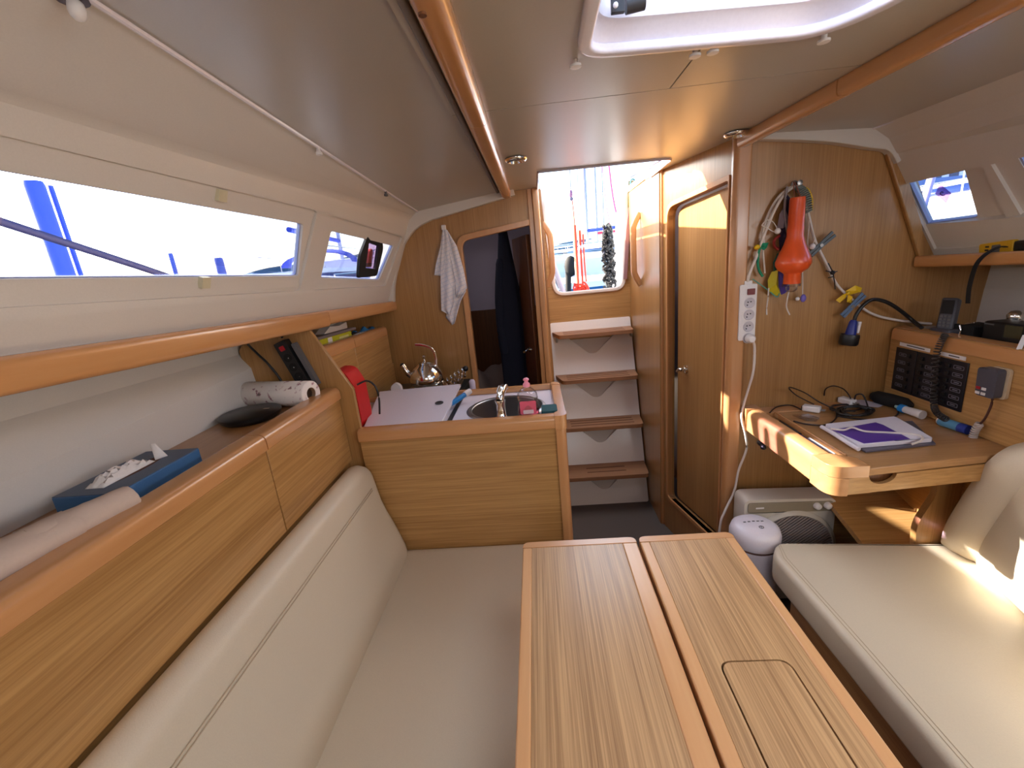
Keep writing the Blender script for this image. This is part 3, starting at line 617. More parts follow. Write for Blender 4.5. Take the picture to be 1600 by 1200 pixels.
sc2 = build('seat_cushion', rounded(outl_, zb, zt, .018), cream, ss, smooth=60)
for dx in (.022,.031): stitch([V(.715+dx,-.9,zt+.0002), V(.700+dx,.9,zt+.0002), V(.693+dx,1.22,zt+.0002), V(.72+dx*.6,1.285,zt-.0005)], sc2)
build('seat_base', MB().box((.755,-1.0,0),(1.28,1.20,.334)), veY, ss)
build('front_board', MB().box((.742,-1.0,.0),(.756,1.21,.338)), veY, ss)
def backS(y, v): pass
pf = [(1.205,.430),(1.178,.52),(1.168,.68),(1.172,.78),(1.20,.832),(1.27,.845),(1.34,.80),(1.34,.45)]
pfr = rpoly(pf, [.01,.06,.08,.05,.035,.03,.03,.01], 4); n = len(pfr); mb = MB(); vs = []
st_ = [(1.262,.006,.94,1),(1.250,.001,.985,1),(1.215,.0,1.0,1),(1.178,.010,1.0,1),(1.160,.020,.995,1),(1.140,.006,1.0,1),(1.05,-.020,1.0,.8),(.955,-.045,1.0,.5),(.6,-.055,1.0,.2),(.0,-.05,1.0,0),(-.95,-.05,1.0,0),(-1.0,-.03,.9,0)]
for yy, dx, k_, sh in st_:
    for p in pfr: vs.append(V(1.27+(p[0]-1.27)*k_+dx, yy-.13*sh*(p[1]-.43)/.4, .43+(p[1]-.43)*k_))
mb.add(vs, [(i*n+j, i*n+(j+1) % n, (i+1)*n+(j+1) % n, (i+1)*n+j) for i in range(len(st_)-1) for j in range(n)]+[tuple(range(n)), tuple((len(st_)-1)*n+j for j in range(n))])
bs = build('back_cushion', mb, cream, ss, smooth=60)
# ---- galley wall lockers above the stove side
gl = root('galley_locker', (-.80,1.8,.9), 'low galley locker with two veneered doors and rounded rail beside the stove', 'cabinet')
gx = -.762
for y0, y1 in ((1.41,1.745),(1.749,2.165)):
    build('door', MB().slab([(y0,.965-.02*(y0-1.4)),(y1,.965-.02*(y1-1.4)),(y1,1.135),(y0,1.155)], [], lambda u, v, w: V(gx+w, u, v), -.016, 0), veY, gl, bevel=.0015)
    build('top_rail', MB().slab(rpoly([(gx+.005,1.145),(gx+.005,1.190),(gx-.045,1.190),(gx-.045,1.165),(gx-.016,1.145)], [.002,.028,.008,0,0], 6), [], lambda u, v, w: V(u, w, v-.03*(w-1.41)), y0, y1 if y1 < 2 else 2.15), trim, gl, smooth=50)
build('lower_board', MB().box((gx-.014,1.41,.86),(gx-.004,2.19,.97)), veY, gl)
build('locker_shelf', MB().box((-1.0,1.41,1.135),(gx-.045,2.19,1.148)), veY, gl)
# ---- stove worktop at the back
sv = root('stove', (-.60,1.98,.80), 'dark gimballed galley stove with wire pan rails under the kettle', 'stove')
build('stove_body', MB().box((-.755,1.835,.60),(-.37,2.19,.855)), blackM, sv, bevel=.006)
build('hob_plate', MB().slab(rrect(.33,.30,.02), [], lambda u, v, w: V(-.565+u, 2.01+v, .855+w), 0, .006), steel, sv)
for cxk, cyk in ((-.54,1.98),):
    for k in range(4): build('pan_rail', MB().tube([V(cxk+(.115-.02*k)*math.cos(t*math.pi/12), cyk+(.115-.02*k)*math.sin(t*math.pi/12), .868+.007*k) for t in range(24)], .0035, 6, closed=True), chrome, sv)
mb = MB()
cl_ = [V(-.455+.085*t/30+.0, 1.90+.15*t/30+.016*math.cos(t*1.25), .895+.028*math.sin(t*1.25)+.035*t/30) for t in range(31)]
build('spring_clamp', MB().tube(curve(cl_, 4), .004, 6), chrome, sv); build('clamp_knob', MB().ball(cl_[-1]+V(0,0,.012), .014, 12), black, sv)
build('stove_surround', MB().box((-1.0,1.81,.80),(-.757,2.19,.862)).box((-.368,1.84,.60),(-.30,1.95,.862)), darkW, sv)
q = V(-.655,1.86,.862); kn = root('timer', q, 'small white upright gadget with a round blue dial beside the kettle', 'timer')
build('timer_body', MB().slab(rpoly([(-.026,0),(.026,0),(.022,.07),(0,.084),(-.022,.07)], [.004,.004,.015,.02,.015]), [], lambda u, v, w: q+V(u, w, v), -.012, .012), whiteP, kn, smooth=50)
build('dial', MB().lathe([(.017,0),(.017,.004),(.0,.005)], 20, q+V(0,-.012,.028), (0,-1,0)), navy, kn)
# kettle
kc = V(-.545,1.985,.889); kt = root('kettle', kc, 'shiny steel whistling kettle on the stove', 'kettle')
build('kettle_body', MB().lathe([(.0,0),(.062,0),(.076,.010),(.081,.030),(.074,.062),(.056,.090),(.036,.103),(.034,.107)], 36, kc), chrome, kt, smooth=70)
build('kettle_lid', MB().lathe([(.036,.105),(.030,.112),(.008,.117),(.004,.120),(.004,.132),(.009,.137),(.009,.145),(.0,.150)], 28, kc), chrome, kt, smooth=60)
build('spout', MB().tube(curve([kc+V(-.06,-.01,.05), kc+V(-.085,-.012,.072), kc+V(-.098,-.014,.098)], 4), .013, 12, scale=[1.35-.06*i for i in range(9)]).tube([kc+V(-.094,-.014,.094), kc+V(-.104,-.015,.11)], .014, 12), mat('kettle_spout_steel', (205,200,192), .15, metal=1), kt, smooth=60)
build('spout_cap', MB().ball(kc+V(-.103,-.015,.108), (.012,.012,.012), 10), black, kt)
build('kettle_handle', MB().sweep(curve([kc+V(.052,.0,.088), kc+V(.056,0,.135), kc+V(.044,0,.172), kc+V(.010,0,.192), kc+V(-.032,0,.198)], 5), rrect(.012,.005,.002), up=(0,1,0)), chrome, kt, smooth=50)
# ---- chart table (nav desk)
dk = root('nav_desk', (1.0,1.37,.70), 'varnished nav desk with rounded front rail and finger scoop', 'desk')
DX0, DX1, DY0, DY1, DZ = .752, 1.262, 1.105, 1.626, .790
def fdesk(z0): return lambda u, v, w: V(u, v, z0+w)
build('side_rail', MB().slab(rpoly([(DX0,.715),(DX0,.800),(DX0+.050,.800),(DX0+.050,.755),(DX0+.02,.715)], [.016,.024,.006,0,.004], 6), [], lambda u, v, w: V(u, w, v), 1.190, 1.58), trim, dk, smooth=50)
build('front_corner', MB().slab(rpoly([(DX0,1.190),(DX0,DY0),(.85,DY0-.002),(.85,DY0+.05),(DX0+.05,1.190)], [0,.045,0,0,0], 8), [], fdesk(.765), 0, .034), trimX, dk, smooth=50, bevel=.006)
build('lower_corner', MB().slab(rpoly([(DX0,1.189),(DX0,DY0),(.80,DY0-.002),(.80,DY0+.05),(DX0+.05,1.189)], [0,.045,0,0,0], 8), [], fdesk(.712), 0, .052), trimX, dk, smooth=50, bevel=.004)
build('back_corner', MB().slab(rpoly([(DX0-.004,1.581),(DX0-.004,DY1),(DX0+.05,DY1),(DX0+.05,1.581)], [0,.02,0,0], 5), [], fdesk(.715), 0, .088), trimX, dk, smooth=50, bevel=.005)
scoop = [(.895+.038*math.cos(math.pi+t*math.pi/10), .763+.026*math.sin(math.pi+t*math.pi/10)) for t in range(11)]
build('drawer_front', MB().slab([(.80,.714),(1.27,.714),(1.27,.763)]+[p for p in reversed(scoop)]+[(.80,.763)], [], lambda u, v, w: V(u, DY0+.001+(u-.8)*.09+w, v), 0, .012), veX, dk)
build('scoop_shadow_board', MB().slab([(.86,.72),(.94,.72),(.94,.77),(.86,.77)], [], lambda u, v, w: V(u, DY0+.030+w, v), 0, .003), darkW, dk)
build('bottom_board', MB().box((DX0+.02,DY0+.05,.712),(DX1,DY1,.722)), veX, dk)
build('desk_lid', MB().slab([(.852,DY0+.004),(1.30,DY0+.048),(1.30,DY1-.06),(.842,DY1-.06)], [], fdesk(.766), 0, .022), wood('desk_veneer', (190,146,96), (158,114,70), 'x', fine=200), dk, bevel=.002)
build('desk_back_board', MB().slab([(.802,DY1-.058),(1.30,DY1-.058),(1.30,DY1),(.802,DY1)], [], fdesk(.766), 0, .024), trimX, dk, bevel=.002)
build('pencil_tray', MB().box((.802,DY0+.11,.760),(.842,DY1-.06,.772)), veY, dk)
build('tray_lip', MB().box((.8425,DY0+.09,.764),(.8505,DY1-.06,.7925)), trim, dk, bevel=.002)
# desk support under the right
sup = rpoly([(1.150,.42),(1.145,.49),(1.192,.60),(1.175,.66),(1.172,.711),(1.26,.711),(1.26,.35),(1.15,.35)], [.01,.04,.05,.02,0,0,0,0], 5)
build('support_bracket', MB().slab(sup, [], fXZ(1.272), 0, .022), veZ, dk, bevel=.003)
build('lower_shelf', MB().slab([(1.06,.50),(1.25,.44),(1.25,.15),(1.06,.15)], [], fXZ(1.52), 0, .02), veX, dk)
st('wall_berth', MB().slab([(1.02,1.24),(1.62,1.24),(1.62,1.62),(1.02,1.62)], [], lambda u, v, w: V(u, v, .36+(v-1.24)*.28+w), 0, .02), veX)
# ---- electrical panel locker on the right
en = root('electrical_locker', (1.27,1.2,.80), 'veneered electrical locker with rounded top rail behind the nav desk', 'cabinet')
ex = 1.262
epl = rpoly([(1.622,.79),(1.622,1.062),(.2,1.062),(.2,.79)], [0,.02,0,0], 5)
build('front_panel', MB().slab(epl, [], lambda u, v, w: V(ex+w, u, v), 0, .016), veY, en, bevel=.001)
build('top_rail', MB().slab(rpoly([(ex-.006,1.020),(ex-.006,1.062),(ex+.045,1.066),(ex+.045,1.04),(ex,1.02)], [.002,.026,.008,0,0], 6), [], lambda u, v, w: V(u, w, v), .2, 1.612), trim, en, smooth=50)
build('top_board', MB().box((ex+.03,.2,1.030),(1.60,1.62,1.044)), darkW, en)
build('lower_panel', MB().box((ex+.012,1.17,.35),(ex+.024,1.62,.79)), veY, en)
# ================================================================ LOOSE THINGS : port shelf
def thing(name, mb, m, label, cat, **k): return build(name, mb, m, None, label=label, cat=cat, **k)
SZ = 1.034
bxm = mat('tissue_box_card', (58, 104, 150), .5); bxt = mat('tissue_box_top', (82, 98, 122), .5)
tb_ = root('tissue_box', (-.846,.775,SZ), 'flat blue tissue box with a white tissue pulled out on the port shelf', 'box')
build('carton', MB().box((-.910,.672,SZ),(-.783,.876,SZ+.036)), bxm, tb_, bevel=.002)
build('carton_top', MB().slab([(-.909,.673),(-.784,.673),(-.784,.875),(-.909,.875)], [[(-.845+.022*math.cos(t*math.pi/8), .775+.07*math.sin(t*math.pi/8)) for t in range(16)]], fXY(SZ+.0362), 0, .0012), bxt, tb_)
build('slot', MB().slab([(-.845+.0215*math.cos(t*math.pi/8), .775+.0695*math.sin(t*math.pi/8)) for t in range(16)], [], fXY(SZ+.0363), 0, .0004), mat('slot_brown', (96,58,40), .8), tb_)
tm = mat('tissue_paper', (240,232,226), .9)
def crumple(c, sx, sy, sz, seed, n=12):
    rnd = random.Random(seed); h = {(i, j): rnd.uniform(.2, 1) for i in range(n+1) for j in range(n+1)}
    def fn(u, v):
        e = 1-max(abs(u-.5), abs(v-.5))*2; return V(c[0]+(u-.5)*sx, c[1]+(v-.5)*sy, c[2]+sz*h[(round(u*n), round(v*n))]*min(1, e*2.5)+.001)
    return MB().grid(n, n, fn)
build('tissue', crumple((-.85,.755,SZ+.037), .038, .115, .020, 3), tm, tb_, solid=.0008)
build('tissue_tip', MB().grid(4, 3, lambda u, v: V(-.838+.012*v-.01*u, .820+.02*v*(1-u)+.01*u, SZ+.037+.034*u)), tm, tb_, solid=.0008)
pm = mat('wrapping_paper', (196,176,160), .9)
rp = root('paper_bundle', (-.77,.52,SZ), 'creased off-white paper roll lying along the port shelf', 'paper roll')
path = [V(-.800,.10,SZ+.036), V(-.790,.30,SZ+.038), V(-.778,.46,SZ+.036), V(-.758,.58,SZ+.034), V(-.744,.658,SZ+.032)]
def lump(p0, p1, r0, r1, seed, nm):
    rnd = random.Random(seed); n = 14; vs = []; m_ = 9; d = (p1-p0); t = d.normalized(); r_ = t.cross(V(0,0,1)).normalized(); u_ = r_.cross(t)
    off = [rnd.uniform(.93, 1.07) for _ in range(n)]
    for i in range(m_):
        rr = r0+(r1-r0)*i/(m_-1)
        for k in range(n):
            a_ = 2*math.pi*k/n; q = rr*off[k]*(1+rnd.uniform(-.045, .045)); vs.append(p0+d*i/(m_-1)+r_*q*math.cos(a_)+u_*q*math.sin(a_)*.92)
    fs = [(i*n+k, i*n+(k+1) % n, (i+1)*n+(k+1) % n, (i+1)*n+k) for i in range(m_-1) for k in range(n)]+[tuple(range(n)), tuple((m_-1)*n+k for k in range(n))]
    return build(nm, MB().add(vs, fs), pm, rp, smooth=60)
lump(path[0]+V(0,0,.008), path[1]+V(.004,.10,.006), .045, .041, 1, 'paper_sheet'); lump(path[1]+V(.004,.06,-.002), path[3]+V(0,-.01,0), .036, .030, 2, 'paper_sheet'); lump(path[2]+V(.008,.06,-.003), path[4], .032, .026, 5, 'paper_sheet')
thing('phone', MB().box((-.722,.60,SZ),(-.712,.690,SZ+.012)), black, 'thin black phone edge lying between the paper roll and the locker rail', 'phone', bevel=.002)
q = P(8,826,'z',1.07); thing('charger_block', MB().box((-.905,.50,SZ),(-.862,.545,SZ+.05)), mat('lilac_grey', (120,116,128), .5), 'small grey block behind the paper roll at the forward end of the port shelf', 'box', bevel=.004)
# black dish and paper towel roll
dc = V(-.868,1.185,SZ); ds = root('black_dish', dc, 'round black lidded dish on the port shelf in front of the kitchen paper', 'dish')
dm = mat('dish_black', (22,20,20), .35)
build('dish_base', MB().lathe([(.0,0),(.072,0),(.080,.008),(.080,.014),(.0,.014)], 36, dc), dm, ds, smooth=50)
build('dish_lid', MB().lathe([(.0,.0145),(.083,.0145),(.084,.020),(.078,.024),(.0,.026)], 36, dc), dm, ds, smooth=50)
build('lid_mark', MB().slab(rrect(.018,.006,.002), [], lambda u, v, w: dc+V(.045+u,.01+v,.0262+w), 0, .0006), mat('pale_print', (190,176,150), .6), ds)
k0, k1 = V(-.968,1.338,SZ+.0405), V(-.722,1.276,SZ+.0405); kd = (k1-k0).normalized()
kr = root('kitchen_paper', V(-.845,1.28,SZ), 'printed kitchen paper roll lying against the divider on the port shelf', 'paper roll')
def towel():
    m = mat('printed_paper', (236,228,222), .9); n = m.node_tree.nodes; L = m.node_tree.links; b = n['Principled BSDF']
    tc = n.new('ShaderNodeTexCoord'); no = n.new('ShaderNodeTexNoise'); no.inputs['Scale'].default_value = 58; no.inputs['Detail'].default_value = 4
    cr = n.new('ShaderNodeValToRGB'); e = cr.color_ramp.elements; e[0].position = .33; e[0].color = srgb(170,120,130); e[1].position = .42; e[1].color = srgb(236,228,222)
    e2 = cr.color_ramp.elements.new(.26); e2.color = srgb(110,130,110); L.new(tc.outputs['Object'], no.inputs['Vector']); L.new(no.outputs['Fac'], cr.inputs[0]); L.new(cr.outputs[0], b.inputs['Base Color']); return m
build('paper_roll', MB().lathe([(.019,0),(.038,0),(.040,.002),(.040,.252),(.038,.254),(.019,.254)], 36, k0, kd, hollow=True), towel(), kr, smooth=50)
build('roll_core', MB().lathe([(.018,.001),(.0192,.001),(.0192,.253),(.018,.253)], 24, k0, kd, hollow=True), mat('roll_card', (150,120,92), .9), kr)
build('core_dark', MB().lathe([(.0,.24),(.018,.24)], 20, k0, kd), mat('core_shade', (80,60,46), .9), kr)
# power strip on the divider
def on(y, x, z): return V(x, y, z)
sd = V(.055,0,-.156).normalized(); sn = V(sd.z*-1,0,sd.x); DY = 1.390
def fD(c): return lambda u, v, w: c + V(1,0,0)*0 + V(sd.z*-1*u,0,0)*0 + V(-sd.z,0,sd.x)*u + sd*(-v) + V(0,-1,0)*w
sc0 = V(-.812,DY,1.152)
ps = root('power_strip', sc0-V(0,0,.08), 'black power strip with red switch mounted upright on the sloping divider', 'power strip')
build('strip_body', MB().slab(rrect(.042,.17,.004), [], fD(sc0), 0, .030), black, ps, bevel=.002)
build('rocker_switch', MB().slab(rrect(.016,.016,.002), [], lambda u, v, w: fD(sc0)(u, v+.062, w), .030, .033), redP, ps)
for k in range(3):
    f_ = fD(sc0); o = f_(0, .028-.034*k, .0302); so_ = build('socket', MB().lathe([(.0,0),(.013,0),(.014,.001)], 18, o, (0,-1,0)), blackM, ps)
    build('earth_pin', MB().lathe([(.002,0),(.002,.004)], 8, o+V(.004,-.0,0), (0,-1,0)), chrome, so_)
gb = thing('grey_bar', MB().slab(rrect(.013,.155,.003), [], fD(V(-.775,DY,1.150)), 0, .022), mat('bar_grey', (92,92,96), .3), 'narrow grey bar mounted beside the black power strip', 'bar', bevel=.002)
thing('power_cable', MB().tube(curve([V(-.830,DY-.02,1.245), V(-.845,1.375,1.262), V(-.90,1.37,1.256), V(-.955,1.375,1.242), V(-.935,1.38,1.20), V(-.905,1.38,1.16), V(-.875,1.38,1.10), V(-.862,1.375,1.045)], 6), .0038, 8), black, 'black cable looping from the power strip across the wooden divider', 'cable', smooth=60)
# ================================================================ galley things
rd = root('red_case', (-.69,1.50,.888), 'red padded case standing at the port end of the galley counter', 'case')
build('case_body', MB().slab(rpoly([(-.745,.889),(-.745,1.085),(-.728,1.104),(-.681,1.100),(-.655,1.045),(-.652,.92),(-.66,.889)], [.01,.02,.02,.02,.02,.02,.005], 4), [], fXZ(1.44), 0, .10), red, rd, smooth=50, bevel=.006)
build('case_flap', MB().slab(rpoly([(-.744,.90),(-.744,.985),(-.660,.965),(-.657,.90)], .008, 3), [], fXZ(1.436), 0, .004), mat('red_pocket', (176,20,24), .5), rd, smooth=50, bevel=.002)
build('case_toggle', MB().ball(V(-.668,1.436,1.035), .008, 10), chrome, rd, label='silver toggle')
build('case_strap', MB().tube(curve([V(-.650,1.45,1.048), V(-.620,1.47,1.055), V(-.598,1.48,1.03), V(-.592,1.48,.985), V(-.60,1.48,.925)], 5), .0035, 6), black, rd)
# washing-up liquid
bc = V(-.056,1.446,.884); bo = root('soap_bottle', bc, 'clear washing-up liquid bottle with pink cap and label on the galley counter', 'bottle')
def ell(rx, ry, z, n=20): return [bc+V(rx*math.cos(2*math.pi*k/n), ry*math.sin(2*math.pi*k/n), z) for k in range(n)]
def ringed(levels, m, nm, par):
    n = 20; vs = [p for l in levels for p in ell(*l)]; mm = len(levels)
    return build(nm, MB().add(vs, [(i*n+k, i*n+(k+1) % n, (i+1)*n+(k+1) % n, (i+1)*n+k) for i in range(mm-1) for k in range(n)]+[tuple(range(n)), tuple((mm-1)*n+k for k in range(n))]), m, par, smooth=60)
ringed([(.036,.017,0),(.038,.019,.006),(.037,.019,.035),(.030,.017,.055),(.036,.019,.070),(.034,.018,.088),(.022,.014,.103),(.011,.010,.110),(.010,.010,.113)], clearP, 'bottle_body', bo)
ringed([(.034,.016,.002),(.036,.0175,.006),(.035,.0175,.030)], pinkP, 'liquid', bo)
build('bottle_label', MB().slab(rrect(.056,.048,.006), [], lambda u, v, w: bc+V(u,-.0212-w+abs(u)*.16,.040+v), 0, .0008), mat('label_pink', (226,96,120), .5), bo)
build('label_panel', MB().slab(rrect(.036,.014,.003), [], lambda u, v, w: bc+V(u,-.0214-w+abs(u)*.06,.026+v), 0, .0006), mat('label_white', (236,214,214), .5), bo)
build('bottle_cap', MB().lathe([(.012,.111),(.012,.121),(.008,.125),(.006,.131),(.010,.134),(.010,.138),(.005,.142),(.0,.143)], 20, bc), mat('cap_pink', (244,150,170), .4), bo, smooth=50)
q = V(.016,1.460,.884); thing('sponge', MB().slab(rrect(.055,.075,.01), [], lambda u, v, w: q+V(u,v,w), 0, .024), mat('sponge_green', (40,86,92), .95, bump=1, bscale=900), 'dark green sponge at the corner of the galley counter', 'sponge', bevel=.003)
bh = root('washing_brush', (-.33,1.60,.9), 'blue and white washing-up brush leaning beside the fridge lid', 'brush')
b0, b1 = P(704,632,'z',.905), P(733,612,'z',.925); bd = (b1-b0)
build('brush_handle', MB().tube([b0, b0+bd*.3, b0+bd*.75], .010, 10, scale=[.8,1.1,1]), mat('brush_blue', (30,130,200), .4), bh, smooth=60)
build('brush_tip', MB().tube([b0+bd*.75, b0+bd*1.05], .012, 10), whiteP, bh, smooth=60)
q = P(738,606,'y',1.90); thing('white_tube', MB().lathe([(.0,0),(.014,0),(.014,.05),(.009,.058),(.0,.06)], 16, V(-.318,1.90,.862)), mat('lilac_white', (206,196,214), .4), 'small white tube behind the galley counter by the stove', 'tube', smooth=50)
# shelf above galley locker: books/boxes
yl = root('yellow_box', (-.835,1.70,1.148), 'flat yellow box with a white label lying on the galley locker shelf', 'box')
def fY(u, v, w): return V(-.815-w, u, v-.03*(u-1.41))
build('box_body', MB().slab([(1.50,1.150),(1.865,1.150),(1.865,1.205),(1.50,1.205)], [], fY, 0, .12), mat('yellow_card', (190,190,30), .5), yl, bevel=.002)
build('box_label', MB().slab([(1.64,1.151),(1.675,1.151),(1.675,1.204),(1.64,1.204)], [], fY, -.001, 0), whiteP, yl)
build('box_print', MB().slab([(1.74,1.165),(1.83,1.165),(1.83,1.195),(1.74,1.195)], [], fY, -.001, 0), mat('card_print', (214,210,150), .6), yl)
thing('grey_folder', MB().slab([(1.47,1.2065),(1.92,1.2065),(1.92,1.216),(1.47,1.216)], [], fY, .0, .12), mat('folder_grey', (120,110,112), .6), 'grey folder lying on top of the yellow box', 'folder')
thing('white_carton', MB().slab(rpoly([(1.66,1.218),(1.88,1.218),(1.88,1.245),(1.80,1.236),(1.72,1.242)], .006), [], fY, .02, .06), whiteP, 'small white curved carton on the grey folder', 'carton', smooth=50)
q = V(-.82,2.02,1.135); thing('blue_cloth', MB().grid(10, 8, lambda u, v: q+V((u-.5)*.09, (v-.5)*.14, .012+.022*math.sin(u*7+v*3)*math.sin(v*6+1)+.02*math.sin(u*3.1)), 0), mat('cloth_blue', (40,110,160), .9), 'bunched blue cloth on the galley locker shelf', 'cloth', solid=.003)
thing('black_bag', MB().add(*(lambda m: (m.v, m.f))(MB().ball(V(-.84,1.94,1.150), (.045,.06,.026), 12))), blackM, 'small black pouch beside the blue cloth', 'pouch', smooth=60)
thing('steel_ball_cup', MB().ball(V(-.82,2.10,1.150), (.022,.022,.030), 14), chrome, 'tiny shiny steel cup at the aft end of the galley locker shelf', 'cup', smooth=60)
# towel on its hook
tw = root('tea_towel', (-.38,YB-.02,1.2), 'white checked tea towel hanging in folds on the galley bulkhead', 'towel')
def lerp(pts, t):
    t = t*(len(pts)-1); i = min(int(t), len(pts)-2); f = t-i; return pts[i]*(1-f)+pts[i+1]*f
def fold(name, left, right, y0, amp, ph):
    Lp = [P(x_, y_, 'y', YB-.02) for x_, y_ in left]; Rp = [P(x_, y_, 'y', YB-.02) for x_, y_ in right]
    def fn(u, v):
        a_ = lerp(Lp, v); b_ = lerp(Rp, v); p = a_*(1-u)+b_*u
        return V(p.x, YB-y0-amp*min(1, v*2.2)*(.5+.5*math.sin(u*9+ph+v*2)), p.z)
    return build(name, MB().grid(14, 12, fn), tmw, tw, smooth=180, solid=.0015)
tmw = mat('towel_cloth', (222,216,218), .95, bump=.5, bscale=500)
n_ = tmw.node_tree.nodes; L_ = tmw.node_tree.links
tc = n_.new('ShaderNodeTexCoord'); ck = n_.new('ShaderNodeTexBrick'); ck.inputs['Scale'].default_value = 14; ck.inputs['Mortar Size'].default_value = .035; ck.offset = 0
ck.inputs['Color1'].default_value = ck.inputs['Color2'].default_value = srgb(222,216,218); ck.inputs['Mortar'].default_value = srgb(204,204,212)
mp = n_.new('ShaderNodeMapping'); mp.inputs['Rotation'].default_value = (R(90), 0, .3); L_.new(tc.outputs['Object'], mp.inputs[0]); L_.new(mp.outputs[0], ck.inputs['Vector']); L_.new(ck.outputs[0], n_['Principled BSDF'].inputs['Base Color'])
fold('towel_fold', [(691,358),(688,385),(681,415),(679,430)], [(697,358),(703,385),(700,415),(696,432)], .014, .012, 0)
fold('towel_fold', [(692,358),(690,400),(689,440),(690,485),(702,492)], [(699,362),(708,400),(712,440),(710,475),(703,492)], .022, .014, 2)
fold('towel_fold', [(696,360),(706,400),(710,440),(696,496),(706,508)], [(698,360),(717,400),(728,455),(720,470),(710,506)], .008, .012, 4)
fold('towel_fold', [(694,356),(698,380),(706,410),(712,440),(713,462)], [(699,360),(714,385),(724,420),(730,450),(716,466)], .018, .012, 1)
q = P(694,356,'y',YB); build('towel_hook', MB().box((q.x-.010,YB-.020,q.z-.012),(q.x+.010,YB,q.z+.012)), whiteP, tw, bevel=.003)
# solar lamp pouch hanging at the aft port window
pq = V(-.70,1.86,1.47); sl_ = root('hanging_lantern', pq, 'orange lamp in a black-framed clear pouch hanging at the small port window', 'lantern')
def fS(u, v, w): a_ = LP(3, 1.86); b_ = LP(4, 1.86); d = Vector((a_[0]-b_[0], a_[1]-b_[1])).normalized(); return V((a_[0]+b_[0])/2+.020+d.x*v+w, 1.855+u+.22*v, (a_[1]+b_[1])/2+d.y*v)
build('pouch_frame', MB().slab(rpoly([(-.115,-.082),(.095,-.080),(.125,.04),(.085,.082),(-.075,.086),(-.13,0)], .02, 4), [rpoly([(-.055,-.045),(.062,-.050),(.062,.048),(-.055,.056)], .006, 2)], fS, 0, .012), blackM, sl_, smooth=50, bevel=.003)
build('pouch_window', MB().slab(rpoly([(-.055,-.045),(.062,-.050),(.062,.048),(-.055,.056)], .006, 2), [], fS, .004, .005), glassy('lilac_film', (.85,.72,.92,1)), sl_)
build('lamp', MB().slab(rpoly([(-.012,-.035),(.030,-.035),(.026,.025),(.006,.036),(-.008,.025)], .008, 3), [], fS, -.010, .003), orange, sl_, smooth=50, bevel=.003)
build('lamp_base', MB().slab(rrect(.044,.016,.003), [], lambda u, v, w: fS(u+.009, v-.032, w), -.011, .0035), blackM, sl_)
# ================================================================ aft cabin contents
bd_ = root('berth', (-.35,2.9,0), 'dark berth with crumpled bedding in the aft cabin', 'bed')
build('berth_base', MB().box((-.64,2.62,0),(-.06,3.26,.60)), darkW, bd_)
rnd = random.Random(4); hh = [[rnd.uniform(0, 1) for _ in range(9)] for _ in range(9)]
build('bedding', MB().grid(24, 20, lambda u, v: V(-.63+.56*u, 2.60+.64*v, .62+.10*math.sin(u*6.3)*math.sin(v*4+1)+.10*math.sin(math.pi*u)*math.sin(math.pi*v)+.02*math.sin(u*17+v*9))), mat('bedding_cloth', (130,112,104), .95), bd_, smooth=180, solid=.01)
jk = root('hanging_jacket', (-.08,2.48,1.5), 'dark navy jacket hanging by the cabin door in the doorway', 'jacket')
jl = [(.5,1.62),(.62,1.56),(.80,1.40),(.86,1.10),(.88,.80),(.84,.72)]
def jfn(u, v):
    z_ = 1.60-v*.95; wd = .020+.052*min(1, v*2.2); return V(-.150+wd*math.cos(2*math.pi*u)*(1+.12*math.sin(u*25)), 2.47+.5*wd*math.sin(2*math.pi*u), z_)
build('jacket_body', MB().grid(28, 14, jfn), navy, jk, smooth=180)
build('jacket_sleeve', MB().tube(curve([V(-.175,2.47,1.44), V(-.200,2.46,1.25), V(-.208,2.45,1.05), V(-.200,2.45,.92)], 5), .026, 12, scale=[.8]+[1]*14+[.7]), navy, jk, smooth=60)
build('jacket_collar', MB().lathe([(.022,1.585),(.034,1.62),(.026,1.635)], 14, V(-.150,2.47,0)), navy, jk, smooth=60)
# ================================================================ nav bulkhead
NY = YN
def PN(px, py, d=.0): return P(px, py, 'y', NY-d)
# white four-way extension block
e_t, e_b = PN(1168,444,.02), PN(1164,531,.02)
ew = root('extension_block', PN(1166,490,.0), 'white four-socket extension block with red switch fixed beside the corner post', 'power strip')
ec = (e_t+e_b)/2; ed = (e_t-e_b).normalized(); el = (e_t-e_b).length; er = V(ed.z,0,-ed.x)
def fE(u, v, w): return V(ec.x, NY-.001, ec.z)+er*u+ed*v+V(0,-1,0)*w
build('block_body', MB().slab(rrect(.058,el,.006), [], fE, 0, .030), whiteP, ew, bevel=.003)
build('cord_collar', MB().slab(rrect(.026,.016,.003), [], lambda u, v, w: fE(u, v+el/2+.004, w), .006, .026), whiteP, ew, bevel=.002)
build('rocker_switch', MB().slab(rrect(.025,.021,.002), [], lambda u, v, w: fE(u+.008, v+el/2-.026, w), .030, .034), mat('switch_maroon', (110,14,34), .25), ew)
for k in range(4):
    o = fE(.005, el/2-.065-.042*k, .0302); so_ = build('socket', MB().lathe([(.0,.0005),(.0155,.0005),(.017,.0018),(.019,.0)], 24, o, (0,-1,0)), mat('socket_grey_%d' % k, (205,200,205), .4), ew, smooth=50)
    if k < 3:
        for dx, dz in ((-.006,.003),(.004,.004),(-.008,-.007)): build('contact', MB().lathe([(.0,0),(.0022,0),(.0022,.0016),(.0,.0016)], 8, o+V(dx,-.0005,dz), (0,-1,0)), blackM, so_)
for k, v_ in enumerate((.075,.005,-.088)): build('screw_cap', MB().lathe([(.008,0),(.007,.003),(.0,.004)], 12, fE(-.029, v_, .014), -er), black, ew)
